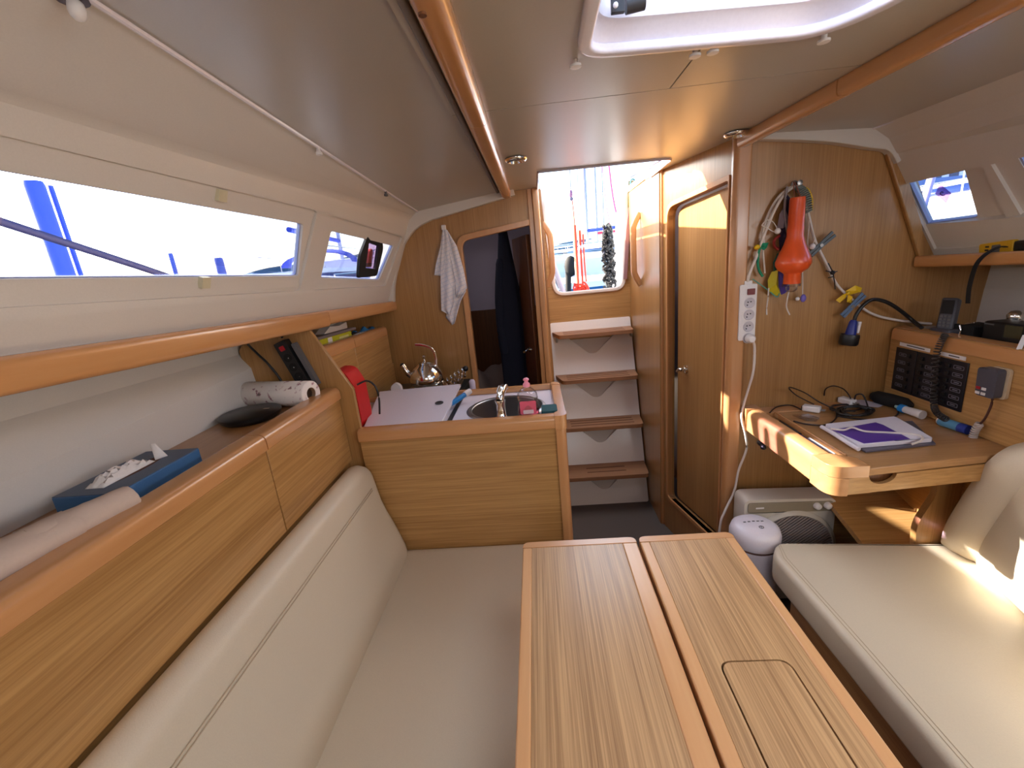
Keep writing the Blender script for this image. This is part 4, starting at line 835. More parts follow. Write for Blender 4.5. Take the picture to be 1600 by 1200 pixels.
# plug + lower cable
c0 = fE(.008, el/2-.065-.042*3, .034)
build('plug', MB().lathe([(.017,0),(.017,.012),(.011,.024),(.0,.026)], 16, c0, (0,-1,0)), whiteP, ew, smooth=50)
wp = [c0+V(.004,-.02,-.006)] + [P(*p, 'y', yy) for p, yy in (((1179,545),1.58),((1178,575),1.58),((1170,605),1.57),((1160,632),1.56),((1163,652),1.20) if False else ((1159,645),1.55),((1166,670),1.54),((1166,700),1.54),((1152,735),1.53),((1146,770),1.52),((1130,800),1.50),((1122,830),1.48))]
wp = [c0+V(.004,-.02,-.006)] + [P(px_, py_, 'x', .735) if False else P(px_, py_, 'y', yy) for px_, py_, yy in ((1179,545,1.585),(1177,580,1.585),(1168,612,1.60),(1160,640,1.60),(1159,655,1.59),(1165,680,1.585),(1166,703,1.585),(1154,735,1.585),(1147,768,1.585),(1132,800,1.57),(1124,830,1.55))]+[V(.62,1.50,.01)]
thing('mains_lead', MB().tube(curve(wp, 6), .0045, 8), cordW, 'white mains lead hanging down from the extension block past the nav desk corner', 'cable', smooth=60)
# cable bundle from hook
hk = PN(1241,288,0)
hook = thing('coat_hook', MB().lathe([(.012,0),(.012,.004),(.005,.006),(.005,.03),(.009,.034),(.0,.036)], 14, V(hk.x,NY,hk.z), (0,-1,0)), steel, 'small metal hook above the orange lamp on the nav bulkhead', 'hook', smooth=50)
def PD(pts, d): return [PN(x_, y_, d+(.004*math.sin(i*2.1))) for i, (x_, y_) in enumerate(pts)]
thing('extension_lead', MB().tube(curve(PD([(1168,440),(1172,425),(1183,398),(1196,362),(1212,325),(1226,303),(1240,292)], .026), 6), .0050, 8), cordW, 'white lead rising from the extension block to the hook', 'cable', smooth=60)
thing('coiled_lead', MB().tube(curve(PD([(1193,380),(1193,360),(1202,332),(1218,306),(1238,292),(1250,300),(1262,330),(1272,372),(1290,410),(1308,445),(1334,470),(1362,490),(1400,500),(1455,506)], .018), 6), .0045, 8), cordW, 'long white cable draped over the hook and down to the electronics shelf', 'cable', smooth=60)
thing('cord_loop', MB().tube(curve(PD([(1230,292),(1227,310),(1226,335),(1230,360),(1234,380),(1236,395)], .03), 6), .0038, 8), mat('grey_cord', (150,140,140), .6), 'grey cord hanging beside the neck of the orange lamp', 'cord', smooth=60)
rl = thing('string_loop', MB().tube(curve(PD([(1190,352),(1198,344),(1208,347),(1214,358),(1209,362),(1200,357),(1190,352)], .034), 5), .0016, 6), cordW, 'thin white string loop tied around the leads', 'string')
thing('cord_ball', MB().ball(PN(1215,361,.04), .010, 12), whiteP, 'white toggle ball to the left of the orange lamp', 'toggle', smooth=60)
thing('cord_ball', MB().ball(PN(1269,385,.04), .010, 12), whiteP, 'white toggle ball to the right of the orange lamp', 'toggle', smooth=60)
for k, pts in enumerate(([(1262,335),(1264,350),(1262,380),(1266,400)], [(1263,335),(1268,355),(1273,372),(1269,384)])):
    thing('thin_cord', MB().tube(curve(PD(pts, .030+.004*k), 5), .0015, 6), cordW, ['thin straight white cord just right of the orange lamp', 'thin white cord running down to the right toggle ball'][k], 'cord', group=None)
# grey/yellow braided bundle
hb = [V(0,0,0)]*0
pth = curve(PD([(1246,292),(1256,300),(1261,315),(1262,332)], .03), 8); hx = []
N_ = 150
for i in range(N_):
    t = i/(N_-1)*(len(pth)-1); j = min(int(t), len(pth)-2); c = pth[j]*(1-t+j)+pth[j+1]*(t-j); a_ = i*.62; hx.append(c+V(.013*math.cos(a_),-.010*math.sin(a_),.004*math.cos(a_)))
thing('spiral_lanyard', MB().tube(hx, .0022, 5), mat('spiral_grey', (120,128,122), .6), 'coiled grey cord wound right of the hook', 'cord', smooth=60)
thing('yellow_lanyard', MB().tube(curve(PD([(1250,292),(1262,296),(1268,310),(1268,330)], .022), 6), .004, 6), yellow, 'yellow cord behind the coiled grey cord', 'cord', smooth=60)
# orange lamp (inverted)
lt_, lb_ = PN(1241,309,.06), PN(1243,432,.06); lx = (lt_.x+lb_.x)/2; LT_ = lt_.z; H = lt_.z-lb_.z
la = root('rescue_lamp', V(lx,NY-.06,lb_.z), 'orange buoy-shaped rescue lamp hanging upside down from the hook', 'lamp')
pr_ = [(.0,0),(.0215,0),(.023,.004),(.0235,.06),(.0235,.085)]
prof = [(0,0),(.022,0),(.023,-.03*H),(.0235,-.36*H),(.0245,-.37*H),(.0245,-.47*H),(.032,-.58*H),(.047,-.72*H),(.0535,-.80*H),(.053,-.84*H),(.045,-.90*H),(.030,-.94*H),(.026,-.96*H),(.026,-1.09*H),(0,-1.09*H)]
build('lamp_body', MB().lathe(prof, 32, V(lx,NY-.06,LT_)), orange, la, smooth=50)
build('clear_collar', MB().lathe([(.0,-1.091*H),(.028,-1.091*H),(.028,-1.125*H),(.0,-1.125*H)], 24, V(lx,NY-.06,LT_)), clearP, la, smooth=50)
build('bulb_dome', MB().lathe([(.018,-1.126*H),(.018,-1.17*H),(.010,-1.20*H),(.0,-1.205*H)], 18, V(lx,NY-.06,LT_)), clearP, la, smooth=60)
for s_ in (-1,1): build('hanging_string', MB().tube([V(lx+.010*s_,NY-.06,LT_-.003), V(lx+.002*s_,NY-.032,hk.z+.004)], .0016, 6), mat('rust_string', (150,90,70), .7), la)
# bits hanging around
def flag(name, pts, d, m, label, cat, par=None, amp=.004):
    c = [PN(x_, y_, d) for x_, y_ in pts]; n = len(c); mid = sum(c, V(0,0,0))/n; vs = [mid+V(0,-amp*2,0)]+[p+V(0,amp*((-1)**i),0) for i, p in enumerate(c)]
    return build(name, MB().add(vs, [(0, i+1, (i+1) % n+1) for i in range(n)]), m, par, smooth=0, solid=.0015, label=label, cat=cat)
flag('grey_cloth', [(1226,322),(1233,345),(1232,352),(1222,357),(1215,357),(1217,335)], .022, mat('cloth_grey', (140,126,134), .9), 'small folded grey cloth hanging left of the orange lamp neck', 'cloth')
flag('navy_strap', [(1228,300),(1234,310),(1232,345),(1230,392),(1219,392),(1216,372),(1222,340)], .014, mat('strap_navy', (44,28,54), .8), 'dark purple strap hanging behind the orange lamp', 'strap')
thing('red_ring', MB().tube(curve(PD([(1218,368),(1210,375),(1210,384),(1217,390)], .02), 5), .005, 8), mat('ring_red', (150,40,34), .5), 'dark red curved clip left of the orange lamp', 'clip', smooth=60)
thing('green_lanyard', MB().tube(curve(PD([(1192,382),(1186,392),(1184,408),(1186,422),(1192,432)], .022), 6), .0045, 8), green, 'green cord looped below the yellow tie on the bulkhead', 'cord', smooth=60)
flag('green_tag', [(1191,380),(1200,379),(1199,387),(1193,391),(1188,388)], .03, green, 'small green cloth tag next to the yellow tie', 'tag')
thing('yellow_tie', MB().ball(PN(1183,386,.034), (.011,.008,.008), 10), yellow, 'round yellow tie on the rising white lead', 'tie', smooth=60)
thing('pale_stick', MB().tube([PN(1192,388,.02), PN(1195,427,.02)], .003, 8), cordW, 'short pale stick hanging beside the green cord', 'stick')
flag('green_leaf_strap', [(1216,395),(1220,400),(1215,420),(1208,424),(1209,410)], .02, mat('dark_green', (16,76,60), .7), 'dark green strap above the yellow pouch', 'strap')
flag('yellow_pouch', [(1207,425),(1214,422),(1218,445),(1219,462),(1208,461),(1199,453),(1201,438)], .024, mat('pouch_yellow', (196,182,30), .5), 'small yellow pouch hanging below left of the orange lamp', 'pouch', amp=.006)
flag('violet_pouch', [(1217,425),(1230,422),(1235,452),(1225,458),(1219,462)], .03, mat('pouch_violet', (76,56,150), .5), 'small violet pouch hanging beside the yellow pouch', 'pouch', amp=.006)
thing('teal_string', MB().tube(curve(PD([(1176,436),(1190,446),(1202,455),(1214,464),(1218,458)], .028), 5), .002, 6), mat('teal', (90,160,140), .6), 'thin teal string under the yellow pouch', 'string')
for k, pts in enumerate(([(1201,450),(1200,465),(1198,480),(1198,492)], [(1233,454),(1230,468),(1229,480),(1234,492)])):
    thing('dangling_string', MB().tube(curve(PD(pts, .03), 5), .0024, 6), cordW, ['white string end dangling below the yellow pouch', 'white string end dangling below the violet pouch'][k], 'string')
wh = root('whistle', PN(1250,465,.03), 'small violet whistle hanging on a white string below the orange lamp', 'whistle')
build('whistle_body', MB().ball(PN(1255,466,.03), (.010,.007,.014), 10), mat('whistle_violet', (120,104,190), .4), wh, smooth=60); build('whistle_tip', MB().ball(PN(1246,467,.03), .007, 10), whiteP, wh, smooth=60)
build('whistle_string', MB().tube([PN(1254,420,.03), PN(1254,460,.03)], .0018, 6), cordW, wh)
def peg(pa, pb, d, m, label, w_=.012):
    a_, b_ = PN(*pa, d), PN(*pb, d); t = (b_-a_).normalized(); s_ = V(-t.z,0,t.x); r_ = root('clothes_peg', (a_+b_)/2, label, 'peg'); L_ = (b_-a_).length
    for k in (-1, 1):
        build('peg_arm', MB().sweep([a_+s_*.006*k, a_+t*L_*.45+s_*.0045*k, b_+s_*.014*k*.5], rrect(.010,.006,.002), up=(0,1,0)), m, r_, smooth=50)
    build('peg_spring', MB().lathe([(.006,-.006),(.006,.006)], 12, a_+t*L_*.45, (0,1,0)), steel, r_); return r_
peg((1266,398),(1303,365),.028,mat('peg_grey', (92,102,106), .5),'dark grey clothes peg right of the orange lamp')
peg((1316,494),(1350,460),.034,mat('peg_blue', (92,116,146), .5),'blue-grey clothes peg clipped on the white cable below the yellow ribbon')
rb = root('yellow_ribbon', PN(1328,460,.02), 'yellow ribbon tied around the white cable on the bulkhead', 'ribbon')
for pts in ([(1322,455),(1335,446),(1348,450),(1343,456),(1328,461)], [(1325,458),(1316,460),(1307,469),(1311,473),(1322,466)], [(1326,460),(1322,472),(1331,473),(1331,464)]): flag('ribbon_tail', pts, .032, yellow, None, None, rb)
build('ribbon_knot', MB().ball(PN(1325,458,.034), .007, 8), yellow, rb, smooth=60)
ct_ = root('cable_tie', PN(1301,427,.02), 'black cable tie knotted round the white cable above the ribbon', 'cable tie')
build('tie_knot', MB().ball(PN(1301,426,.026), .008, 8), black, ct_); 
for pts in ([(1294,411),(1301,424),(1304,440),(1305,452)], [(1290,423),(1301,426),(1308,424)], [(1294,434),(1303,432)]): build('tie_tail', MB().tube(PD(pts, .028), .0018, 6), black, ct_)
# black hanging adapter with blue tape
bk = thing('adapter_cable', MB().tube(curve([P(1440,512,'y',1.52), PN(1425,500,.05), PN(1405,484,.05), PN(1385,472,.05), PN(1365,468,.05), PN(1350,476,.05), PN(1338,492,.05), PN(1334,506,.05)], 7), .0062, 10), black, 'thick black cable curving over from the electronics shelf', 'cable', smooth=60)
ad = root('black_adapter', PN(1324,528,.05), 'black plug adapter wrapped in blue tape hanging from the thick cable', 'plug')
a0, a1 = PN(1334,500,.05), PN(1324,542,.05); at = (a1-a0).normalized()
build('adapter_body', MB().lathe([(.0,.050),(.027,.050),(.029,.056),(.029,.082),(.026,.088),(.0,.088)], 20, a0, at), black, ad, smooth=40)
build('adapter_neck', MB().lathe([(.008,0),(.012,.008),(.017,.050),(.0,.051)], 16, a0, at), mat('tape_blue', (28,44,130), .4), ad, smooth=50)
build('white_tape', MB().obox(a0+at*.026+V(.016,-.004,0), at*.020, V(.004,0,0), V(0,.010,0)), whiteP, ad, bevel=.002)
# ================================================================ on the nav desk
TZ = .789
def PT(px, py, h=0): return P(px, py, 'z', TZ+h)
def wire(pts, r, m, label, h=.003, name='usb_cable'):
    pp = [PT(p[0], p[1], p[2] if len(p) > 2 else h) for p in pts]; return thing(name, MB().tube(curve(pp, 6), r, 6), m, label, 'cable', smooth=60)
cb = mat('cable_black', (34,22,22), .5)
wire([(1252,640),(1235,633),(1213,636),(1203,645)], .0022, cb, 'thin dark cable end curling on the desk near the left charger')
wire([(1272,632,.02),(1245,618,.05),(1233,607,.08),(1238,606,.09),(1258,614,.06),(1280,628,.03),(1306,640,.006)], .0022, cb, 'dark cable rising in a loop against the nav bulkhead')
wire([(1240,658),(1262,663),(1290,664),(1305,655),(1307,645),(1300,636)], .0026, cb, 'dark cable with pale plug making a round loop on the desk')
wire([(1288,618,.03),(1290,608,.06),(1302,603,.08),(1318,608,.06),(1328,620,.03),(1330,630,.01)], .0022, cb, 'tall thin cable loop above the cable tangle')
wire([(1335,625,.02),(1338,617,.04),(1348,617,.04),(1355,632,.01),(1357,642)], .0026, cb, 'short upright cable loop at the right of the tangle')
wire([(1308,650),(1345,655),(1385,656),(1402,648),(1402,640),(1390,634)], .0026, cb, 'dark cable sweeping right around the tangle')
rnd = random.Random(11)
tg = []
for k in range(46):
    a_ = k*1.12; tg.append(PT(1336+(24+7*math.sin(k*.7))*math.cos(a_), 642+7.5*math.sin(a_)+rnd.uniform(-1, 1), .004+.016*(.5+.5*math.sin(k*1.7))))
thing('cable_tangle', MB().tube(curve(tg, 5), .0030, 6), black, 'tangled heap of black cable on the nav desk', 'cable', smooth=60)
tg = []
for k in range(22):
    a_ = k*1.3+1; tg.append(PT(1322+26*math.cos(a_), 637+6*math.sin(a_)+rnd.uniform(-1, 1), .003+.01*(.5+.5*math.sin(k*1.3))))
thing('cable_coil', MB().tube(curve(tg, 5), .0022, 6), cb, 'loose dark brown cable coil beneath the black tangle', 'cable', smooth=60)
def brick(pa, pb, w_, h_, label, dark):
    a_, b_ = PT(*pa), PT(*pb); t = (b_-a_).normalized(); s_ = V(-t.y,t.x,0); r_ = root('phone_charger', (a_+b_)/2, label, 'charger'); L_ = (b_-a_).length
    build('charger_body', MB().obox((a_+b_)/2+V(0,0,h_/2+.001), t*L_/2, s_*w_/2, V(0,0,h_/2)), whiteP, r_, bevel=.005, seg=3)
    build('usb_port', MB().obox(a_-t*.001+V(0,0,h_/2), t*.002, s_*w_*.3, V(0,0,h_*.32)), black, r_)
    for k in (-1, 1): build('plug_pin', MB().tube([b_+s_*.006*k+V(0,0,h_/2), b_+t*.014+s_*.006*k+V(0,0,h_/2)], .002, 8), steel, r_)
    return r_
brick((1254,641),(1282,645),.030,.022,'white phone charger with dark socket end on the near side of the cables',1)
brick((1312,628),(1334,634),.030,.022,'white phone charger behind the cable tangle near the bulkhead',1)
q = [PT(*p) for p in ((1330,622),(1385,632),(1372,637),(1335,634))]
thing('paper_slip', MB().slab([(p.x, p.y) for p in q], [], fXY(TZ+.001), 0, .0006), mat('paper', (206,200,212), .8), 'narrow white paper slip under the cables', 'paper')
q = [PT(*p) for p in ((1238,650),(1262,648),(1280,655),(1275,659),(1258,658))]
thing('clear_bag', MB().slab([(p.x, p.y) for p in q], [], fXY(TZ+.001), 0, .004), clearP, 'scrap of clear plastic film on the desk', 'film')
a_, b_ = PT(1362,618,.022), PT(1425,634,.022)
thing('glasses_case', MB().tube([a_, a_+(b_-a_)*.15, a_+(b_-a_)*.5, a_+(b_-a_)*.85, b_], .024, 12, scale=[.5,.95,1,.9,.4]), blackM, 'long soft black case at the back corner of the desk', 'case', smooth=70)
nb_ = root('inhaler', PT(1425,645), 'small white bottle with bright blue cap lying on the desk', 'bottle')
a_, b_ = PT(1412,639,.014), PT(1440,648,.014); t = (b_-a_).normalized()
build('bottle_body', MB().tube([a_, a_+t*.03, b_+t*.004], .013, 14, scale=[.85,1,1.15]), whiteP, nb_, smooth=50); build('bottle_cap', MB().tube([a_-t*.012, a_+t*.004], .014, 14), mat('cap_blue', (30,140,220), .4), nb_, smooth=50)
build('nozzle', MB().tube([a_-t*.030, a_-t*.010], .008, 12, scale=[.6,1]), mat('nozzle_teal', (150,190,190), .4), nb_, smooth=50)
lt2 = root('blue_torch', PT(1490,667), 'pale blue tube with dark blue end lying against the electrical panel', 'torch')
a_, b_ = PT(1470,658,.014), PT(1510,671,.014); t = (b_-a_).normalized()
build('tube_body', MB().tube([a_, b_-t*.018], .014, 14), mat('tube_blue', (90,150,186), .4), lt2, smooth=50); build('tube_end', MB().tube([b_-t*.018, b_+t*.006], .0145, 14), mat('tube_navy', (24,50,140), .4), lt2, smooth=50); build('tube_tip', MB().ball(a_, (.012,.012,.012), 12), whiteP, lt2, smooth=60)
# printed cotton bag and papers
bg_ = root('cotton_bag', PT(1375,680), 'folded white cotton bag printed purple with a white cord, on the desk', 'bag')
def quad(pts, z0, z1, m, nm, par, rr=.006, **k): 
    c = [PT(*p, z0) for p in pts]; return build(nm, MB().slab(rpoly([(p.x, p.y) for p in c], rr, 3), [], fXY(TZ+z0), 0, z1-z0), m, par, smooth=50, **k)
thing('magazine', MB().slab([(p.x, p.y) for p in (PT(1292,672), PT(1352,708), PT(1462,696), PT(1425,660))], [], fXY(TZ+.0005), 0, .006), mat('magazine_cover', (90,84,96), .35), 'dark glossy magazine under the cotton bag', 'magazine', bevel=.001)
clo = mat('cotton_white', (224,220,228), .9)
build('bag_cloth', MB().add(*(lambda m: (m.v, m.f))(MB().slab(rpoly([(p.x, p.y) for p in (PT(1288,667,.008), PT(1340,700,.008), PT(1458,690,.008), PT(1398,655,.008))], .01, 3), [], fXY(TZ+.0068), 0, .012))), clo, bg_, smooth=50, bevel=.004, seg=3)
build('bag_print', MB().slab([(p.x, p.y) for p in (PT(1300,672,.019), PT(1350,693,.019), PT(1422,686,.019), PT(1380,664,.019), PT(1368,660,.019))], [], fXY(TZ+.0189), 0, .0006), purple, bg_)
build('bag_cord', MB().tube(curve([PT(1298,670,.022), PT(1318,672,.024), PT(1332,668,.026), PT(1352,674,.024), PT(1392,676,.022), PT(1436,680,.022), PT(1440,688,.022), PT(1425,694,.018)], 6), .003, 6), cordW, bg_, smooth=60)
build('bag_edge_roll', MB().tube(curve([PT(1284,667,.010), PT(1300,676,.013), PT(1325,692,.013), PT(1342,702,.010)], 5), .0065, 8), clo, bg_, smooth=60)
# pens in the tray
for k, (ya, yb_, xx, m, lab) in enumerate(((1.50,1.38,.828,black,'black marker in the desk pencil tray'), (1.37,1.26,.822,mat('pen_blue', (30,40,120), .3),'dark blue pen in the desk pencil tray'), (1.34,1.22,.834,whiteP,'white pencil in the desk pencil tray'))):
    thing('pen', MB().tube([V(xx,ya,.779), V(xx+.002,yb_,.779)], .005, 10, scale=[1,.8]), m, lab, 'pen', smooth=50)
# ================================================================ electrical panel
EX = 1.2615
def PE(px, py, d=0): return P(px, py, 'x', EX-d)
def fX(w0): return lambda u, v, w: V(EX-w0-w, u, v)
ep = root('switch_panel', PE(1450,600), 'dark electrical switch panel with rows of labelled breakers', 'panel')
c = [PE(*p, .004) for p in ((1401,542),(1514,568),(1502,645),(1395,608))]
y0_, y1_ = c[1].y, c[0].y; z0_, z1_ = c[3].z-.002, c[0].z-.012
y1_, y0_ = c[0].y, c[1].y+.0; z1_ = (c[0].z+c[1].z)/2; z0_ = (c[2].z+c[3].z)/2
pm_ = mat('panel_black', (26,26,34), .35)
ym = y1_-(y1_-y0_)*.33
build('panel_plate', MB().slab([(ym+.002,z0_),(y1_,z0_),(y1_,z1_),(ym+.002,z1_)], [], fX(0), 0, .004), pm_, ep, bevel=.001)
build('panel_plate', MB().slab([(y0_,z0_),(ym-.002,z0_),(ym-.002,z1_),(y0_,z1_)], [], fX(0), 0, .004), pm_, ep, bevel=.001)
lbm = mat('label_outline', (110,110,122), .5); lbf = mat('label_field', (44,44,54), .5)
def lab(y, z, w_=.034, h_=.012):
    o = build('breaker_label', MB().slab(rrect(w_, h_, .003), [rrect(w_-.003, h_-.003, .002)], lambda u, v, w: fX(.004)(y+u, z+v, w), 0, .0006), lbm, ep)
    build('label_text', MB().slab(rrect(w_*.5, h_*.25, .001), [], lambda u, v, w: fX(.004)(y+u, z+v, w), 0, .0005), lbm, o)
    return o
hz = z1_-z0_
for r_ in range(6):
    z_ = z1_-.020-(hz-.036)*r_/5
    lab(y0_+.028, z_)
    lab(y0_+.125, z_) if r_ else None
    for yy in (y0_+.060, y0_+.092, ym-.022):
        s_ = build('breaker_switch', MB().box((EX-.010,yy-.006,z_-.006),(EX-.004,yy+.006,z_+.006)), black, ep, bevel=.001)
for r_ in range(5):
    z_ = z1_-.022-(hz-.044)*r_/4; lab(y1_-.030, z_, .030, .011)
    build('breaker_switch', MB().box((EX-.009,y1_-.064,z_-.006),(EX-.004,y1_-.054,z_+.006)), black, ep, bevel=.001)
for k, (pa, pb) in enumerate((((1406,537),(1453,548)), ((1469,552),(1509,561)))):
    a_, b_ = PE(*pa, .001), PE(*pb, .001)
    t_ = thing('label_tape', MB().slab([(a_.y,a_.z-.006),(a_.y,a_.z+.006),(b_.y,b_.z+.006),(b_.y,b_.z-.006)], [], fX(0), 0, .001), whiteP, ['white label tape above the left half of the switch panel', 'white label tape above the right half of the switch panel'][k], 'label')
    build('tape_print', MB().slab([(a_.y-.03,a_.z-.002),(a_.y-.03,a_.z+.002),(b_.y+.02,b_.z+.002),(b_.y+.02,b_.z-.002)], [], fX(.001), 0, .0003), grey, t_)
# radio microphone and coiled cord
mc = PE(1548,598,.02); mr = root('radio_microphone', mc, 'grey radio hand microphone hanging on the electrical locker front', 'microphone')
build('mic_body', MB().slab(rpoly([(-.026,-.040),(.026,-.040),(.030,.036),(.020,.042),(-.026,.042)], .010, 4), [], lambda u, v, w: V(EX-.010-w, mc.y-.0+u, mc.z+v), 0, .022), mat('mic_grey', (74,74,84), .4), mr, smooth=50, bevel=.004)
build('mic_clip', MB().slab(rpoly([(-.030,-.042),(.020,-.042),(.020,.044),(-.030,.044)], .010, 4), [], lambda u, v, w: V(EX-.001-w, mc.y-.004+u, mc.z+v), 0, .008), mat('clip_cream', (200,180,150), .5), mr, smooth=50)
for k in range(2):
    for j in range(2): build('mic_button', MB().box((EX-.0345,mc.y-.004+.016*j,mc.z-.022-.014*k),(EX-.032,mc.y+.008+.016*j,mc.z-.014-.014*k)), [redP, whiteP][(k+j+1) % 2 or k], mr, bevel=.001)
def coil(path, r, wr, turns, m, name, label):
    pth = curve(path, 10); N = turns*10; out = []
    for i in range(N):
        t = i/(N-1)*(len(pth)-1); j = min(int(t), len(pth)-2); c = pth[j]*(1-t+j)+pth[j+1]*(t-j); d = (pth[j+1]-pth[j]).normalized()
        a_ = i/10*2*math.pi; x_ = d.cross(V(1,0,0.01)).normalized(); y_ = d.cross(x_); out.append(c+x_*r*math.cos(a_)+y_*r*math.sin(a_))
    return thing(name, MB().tube(out, wr, 5), m, label, 'cord', smooth=60)
coil([P(1478,522,'x',1.25), PE(1470,535,.02), PE(1462,560,.02), PE(1460,600,.02), PE(1459,630,.02), PE(1464,645,.03), P(1478,655,'x',1.225)], .008, .0022, 34, mat('coil_black', (60,56,56), .3), 'spiral_lead', 'black coiled cord hanging in front of the switch panel')
thing('microphone_cord', MB().tube(curve([PE(1551,618,.02), PE(1549,632,.02), PE(1540,652,.02), PE(1532,662,.02)], 5), .003, 6), mat('cord_brown', (80,44,36), .5), 'thin straight cord below the radio microphone', 'cord', smooth=60)
coil([PE(1531,662,.02), PE(1524,672,.02), PE(1520,684,.02)], .008, .0024, 8, mat('coil_pale', (190,180,175), .3), 'spiral_lead', 'short pale coiled cord at the lower right of the switch panel')
# electronics above
HZ = 1.044
hs = root('handset', (1.33,1.49,HZ), 'dark grey cordless handset standing in its cradle on the electrical locker', 'telephone')
h0 = P(1476,520,'x',1.31); h1 = P(1488,466,'x',1.34)
hd = (h1-h0).normalized(); hw = V(.35,-.93,0).normalized(); hn = hd.cross(hw).normalized()
hm = mat('handset_grey', (70,70,78), .4); hc = h0+(h1-h0)*.5; HL = (h1-h0).length
build('handset_body', MB().obox(hc, hd*HL/2, hw*.022, hn*.013), hm, hs, bevel=.007, seg=3)
sgn = -1 if (hc-hn-CAM).length < (hc+hn-CAM).length else 1
build('handset_screen', MB().obox(hc+hd*HL*.22+hn*.0135*sgn, hd*HL*.20, hw*.016, hn*.001), blackM, hs, bevel=.001)
for r_ in range(4):
    for k in range(3): build('handset_key', MB().obox(hc-hd*HL*(.05+.09*r_)+hw*(.011*(k-1))+hn*.0138*sgn, hd*.003, hw*.004, hn*.001), grey, hs)
build('cradle', MB().obox(V(h0.x+.01,h0.y,HZ+.016), V(.030,0,0), V(0,.035,0), V(0,0,.015)), hm, hs, bevel=.006)
gp = root('chart_plotter', (1.33,1.30,HZ), 'black marine instrument with olive screen on the electrical locker', 'instrument')
a_ = P(1542,498,'x',1.33); b_ = P(1640,508,'x',1.33)
build('plotter_body', MB().box((1.320,b_.y,HZ),(1.39,a_.y,a_.z-.004)), black, gp, bevel=.008)
sa, sb = P(1572,504,'x',1.319), P(1594,534,'x',1.319)
build('plotter_screen', MB().box((1.3185,sb.y,sb.z+.006),(1.3205,sa.y,sa.z-.006)), mat('screen_olive', (62,62,46), .2), gp)
build('plotter_strip', MB().box((1.3185,a_.y-.035,a_.z-.014),(1.3205,a_.y-.006,a_.z-.010)), grey, gp)
kq = P(1590,480,'x',1.40); thing('chrome_knob', MB().lathe([(.018,0),(.018,.012),(.010,.022),(.0,.024)], 18, V(1.40,kq.y,a_.z-.004), (-.3,-.1,1)), chrome, 'small chrome knob on top of the marine instrument', 'knob', smooth=50)
bl_ = root('black_box', (1.36,1.42,HZ), 'low black equipment box between handset and instrument', 'box')
build('equipment_case', MB().box((1.322,1.395,HZ),(1.40,1.462,HZ+.045)), blackM, bl_, bevel=.004)
thing('silver_hook', MB().tube(curve([P(1498,524,'x',1.29), P(1501,516,'x',1.29), P(1500,507,'x',1.29), P(1506,506,'x',1.29), P(1522,504,'x',1.29)], 5), .002, 6), chrome, 'thin bent silver wire in front of the black equipment box', 'wire', smooth=60)
thing('white_paper_pad', MB().box((1.30,1.52,HZ),(1.38,1.60,HZ+.016)), mat('pad_white', (170,164,160), .8), 'small pale notepad beside the nav bulkhead on the electrical locker', 'notepad', bevel=.002)
thing('black_battery', MB().box((1.285,1.50,HZ),(1.298,1.605,HZ+.018)), black, 'slim black box on the edge of the electrical locker', 'box', bevel=.003)
q = P(1412,508,'x',1.29); thing('round_connector', MB().lathe([(.0,0),(.010,0),(.010,.006),(.0,.007)], 14, V(1.284,1.565,HZ+.011), (-1,0,0)), steel, 'round metal connector on the slim black box', 'connector')
thing('white_strap', MB().sweep([P(1602,524,'x',1.30), P(1592,546,'x',1.262)], rrect(.010,.003,.001)), whiteP, 'short white strap at the frame edge above the electrical locker', 'strap')
# yellow handheld on the starboard shelf
yr = root('handheld_radio', (1.35,1.38,1.30), 'yellow handheld radio lying on the starboard window shelf', 'radio')
FZ = 1.292
r0, r1 = P(1534,385,'x',1.372), P(1584,382,'x',1.372)
build('radio_body', MB().slab(rpoly([(r0.y,FZ),(r0.y+.005,FZ+.036),(r1.y,FZ+.046),(r1.y-.004,FZ)], .006, 3), [], lambda u, v, w: V(1.368+w, u, v), 0, .03), mat('radio_yellow', (214,168,34), .45), yr, smooth=50, bevel=.003)
build('radio_window', MB().slab(rpoly([(r0.y-.060,FZ+.006),(r0.y-.060,FZ+.034),(r0.y-.036,FZ+.032),(r0.y-.036,FZ+.005)], .002, 2), [], lambda u, v, w: V(1.3675-w, u, v), 0, .001), grey, yr)
for k in range(3): build('radio_mark', MB().slab(rrect(.011,.005,.001), [], lambda u, v, w: V(1.3675-w, r0.y-.022+u, FZ+.008+.010*k+v), 0, .0008), black, yr)
build('radio_antenna', MB().box((1.370,r1.y-.10,FZ+.012),(1.395,r1.y+.002,FZ+.042)), black, yr, bevel=.006)
build('radio_strap', MB().sweep(curve([V(1.362,r1.y+.010,FZ+.026), V(1.345,r1.y+.012,FZ+.028), V(1.315,r1.y+.016,FZ+.010), V(1.296,r1.y+.018,FZ-.020), V(1.292,r1.y+.022,FZ-.08), V(1.292,r1.y+.018,FZ-.13)], 6), rrect(.0025,.014,.001), up=(0,1,0)), blackM, yr, smooth=50)
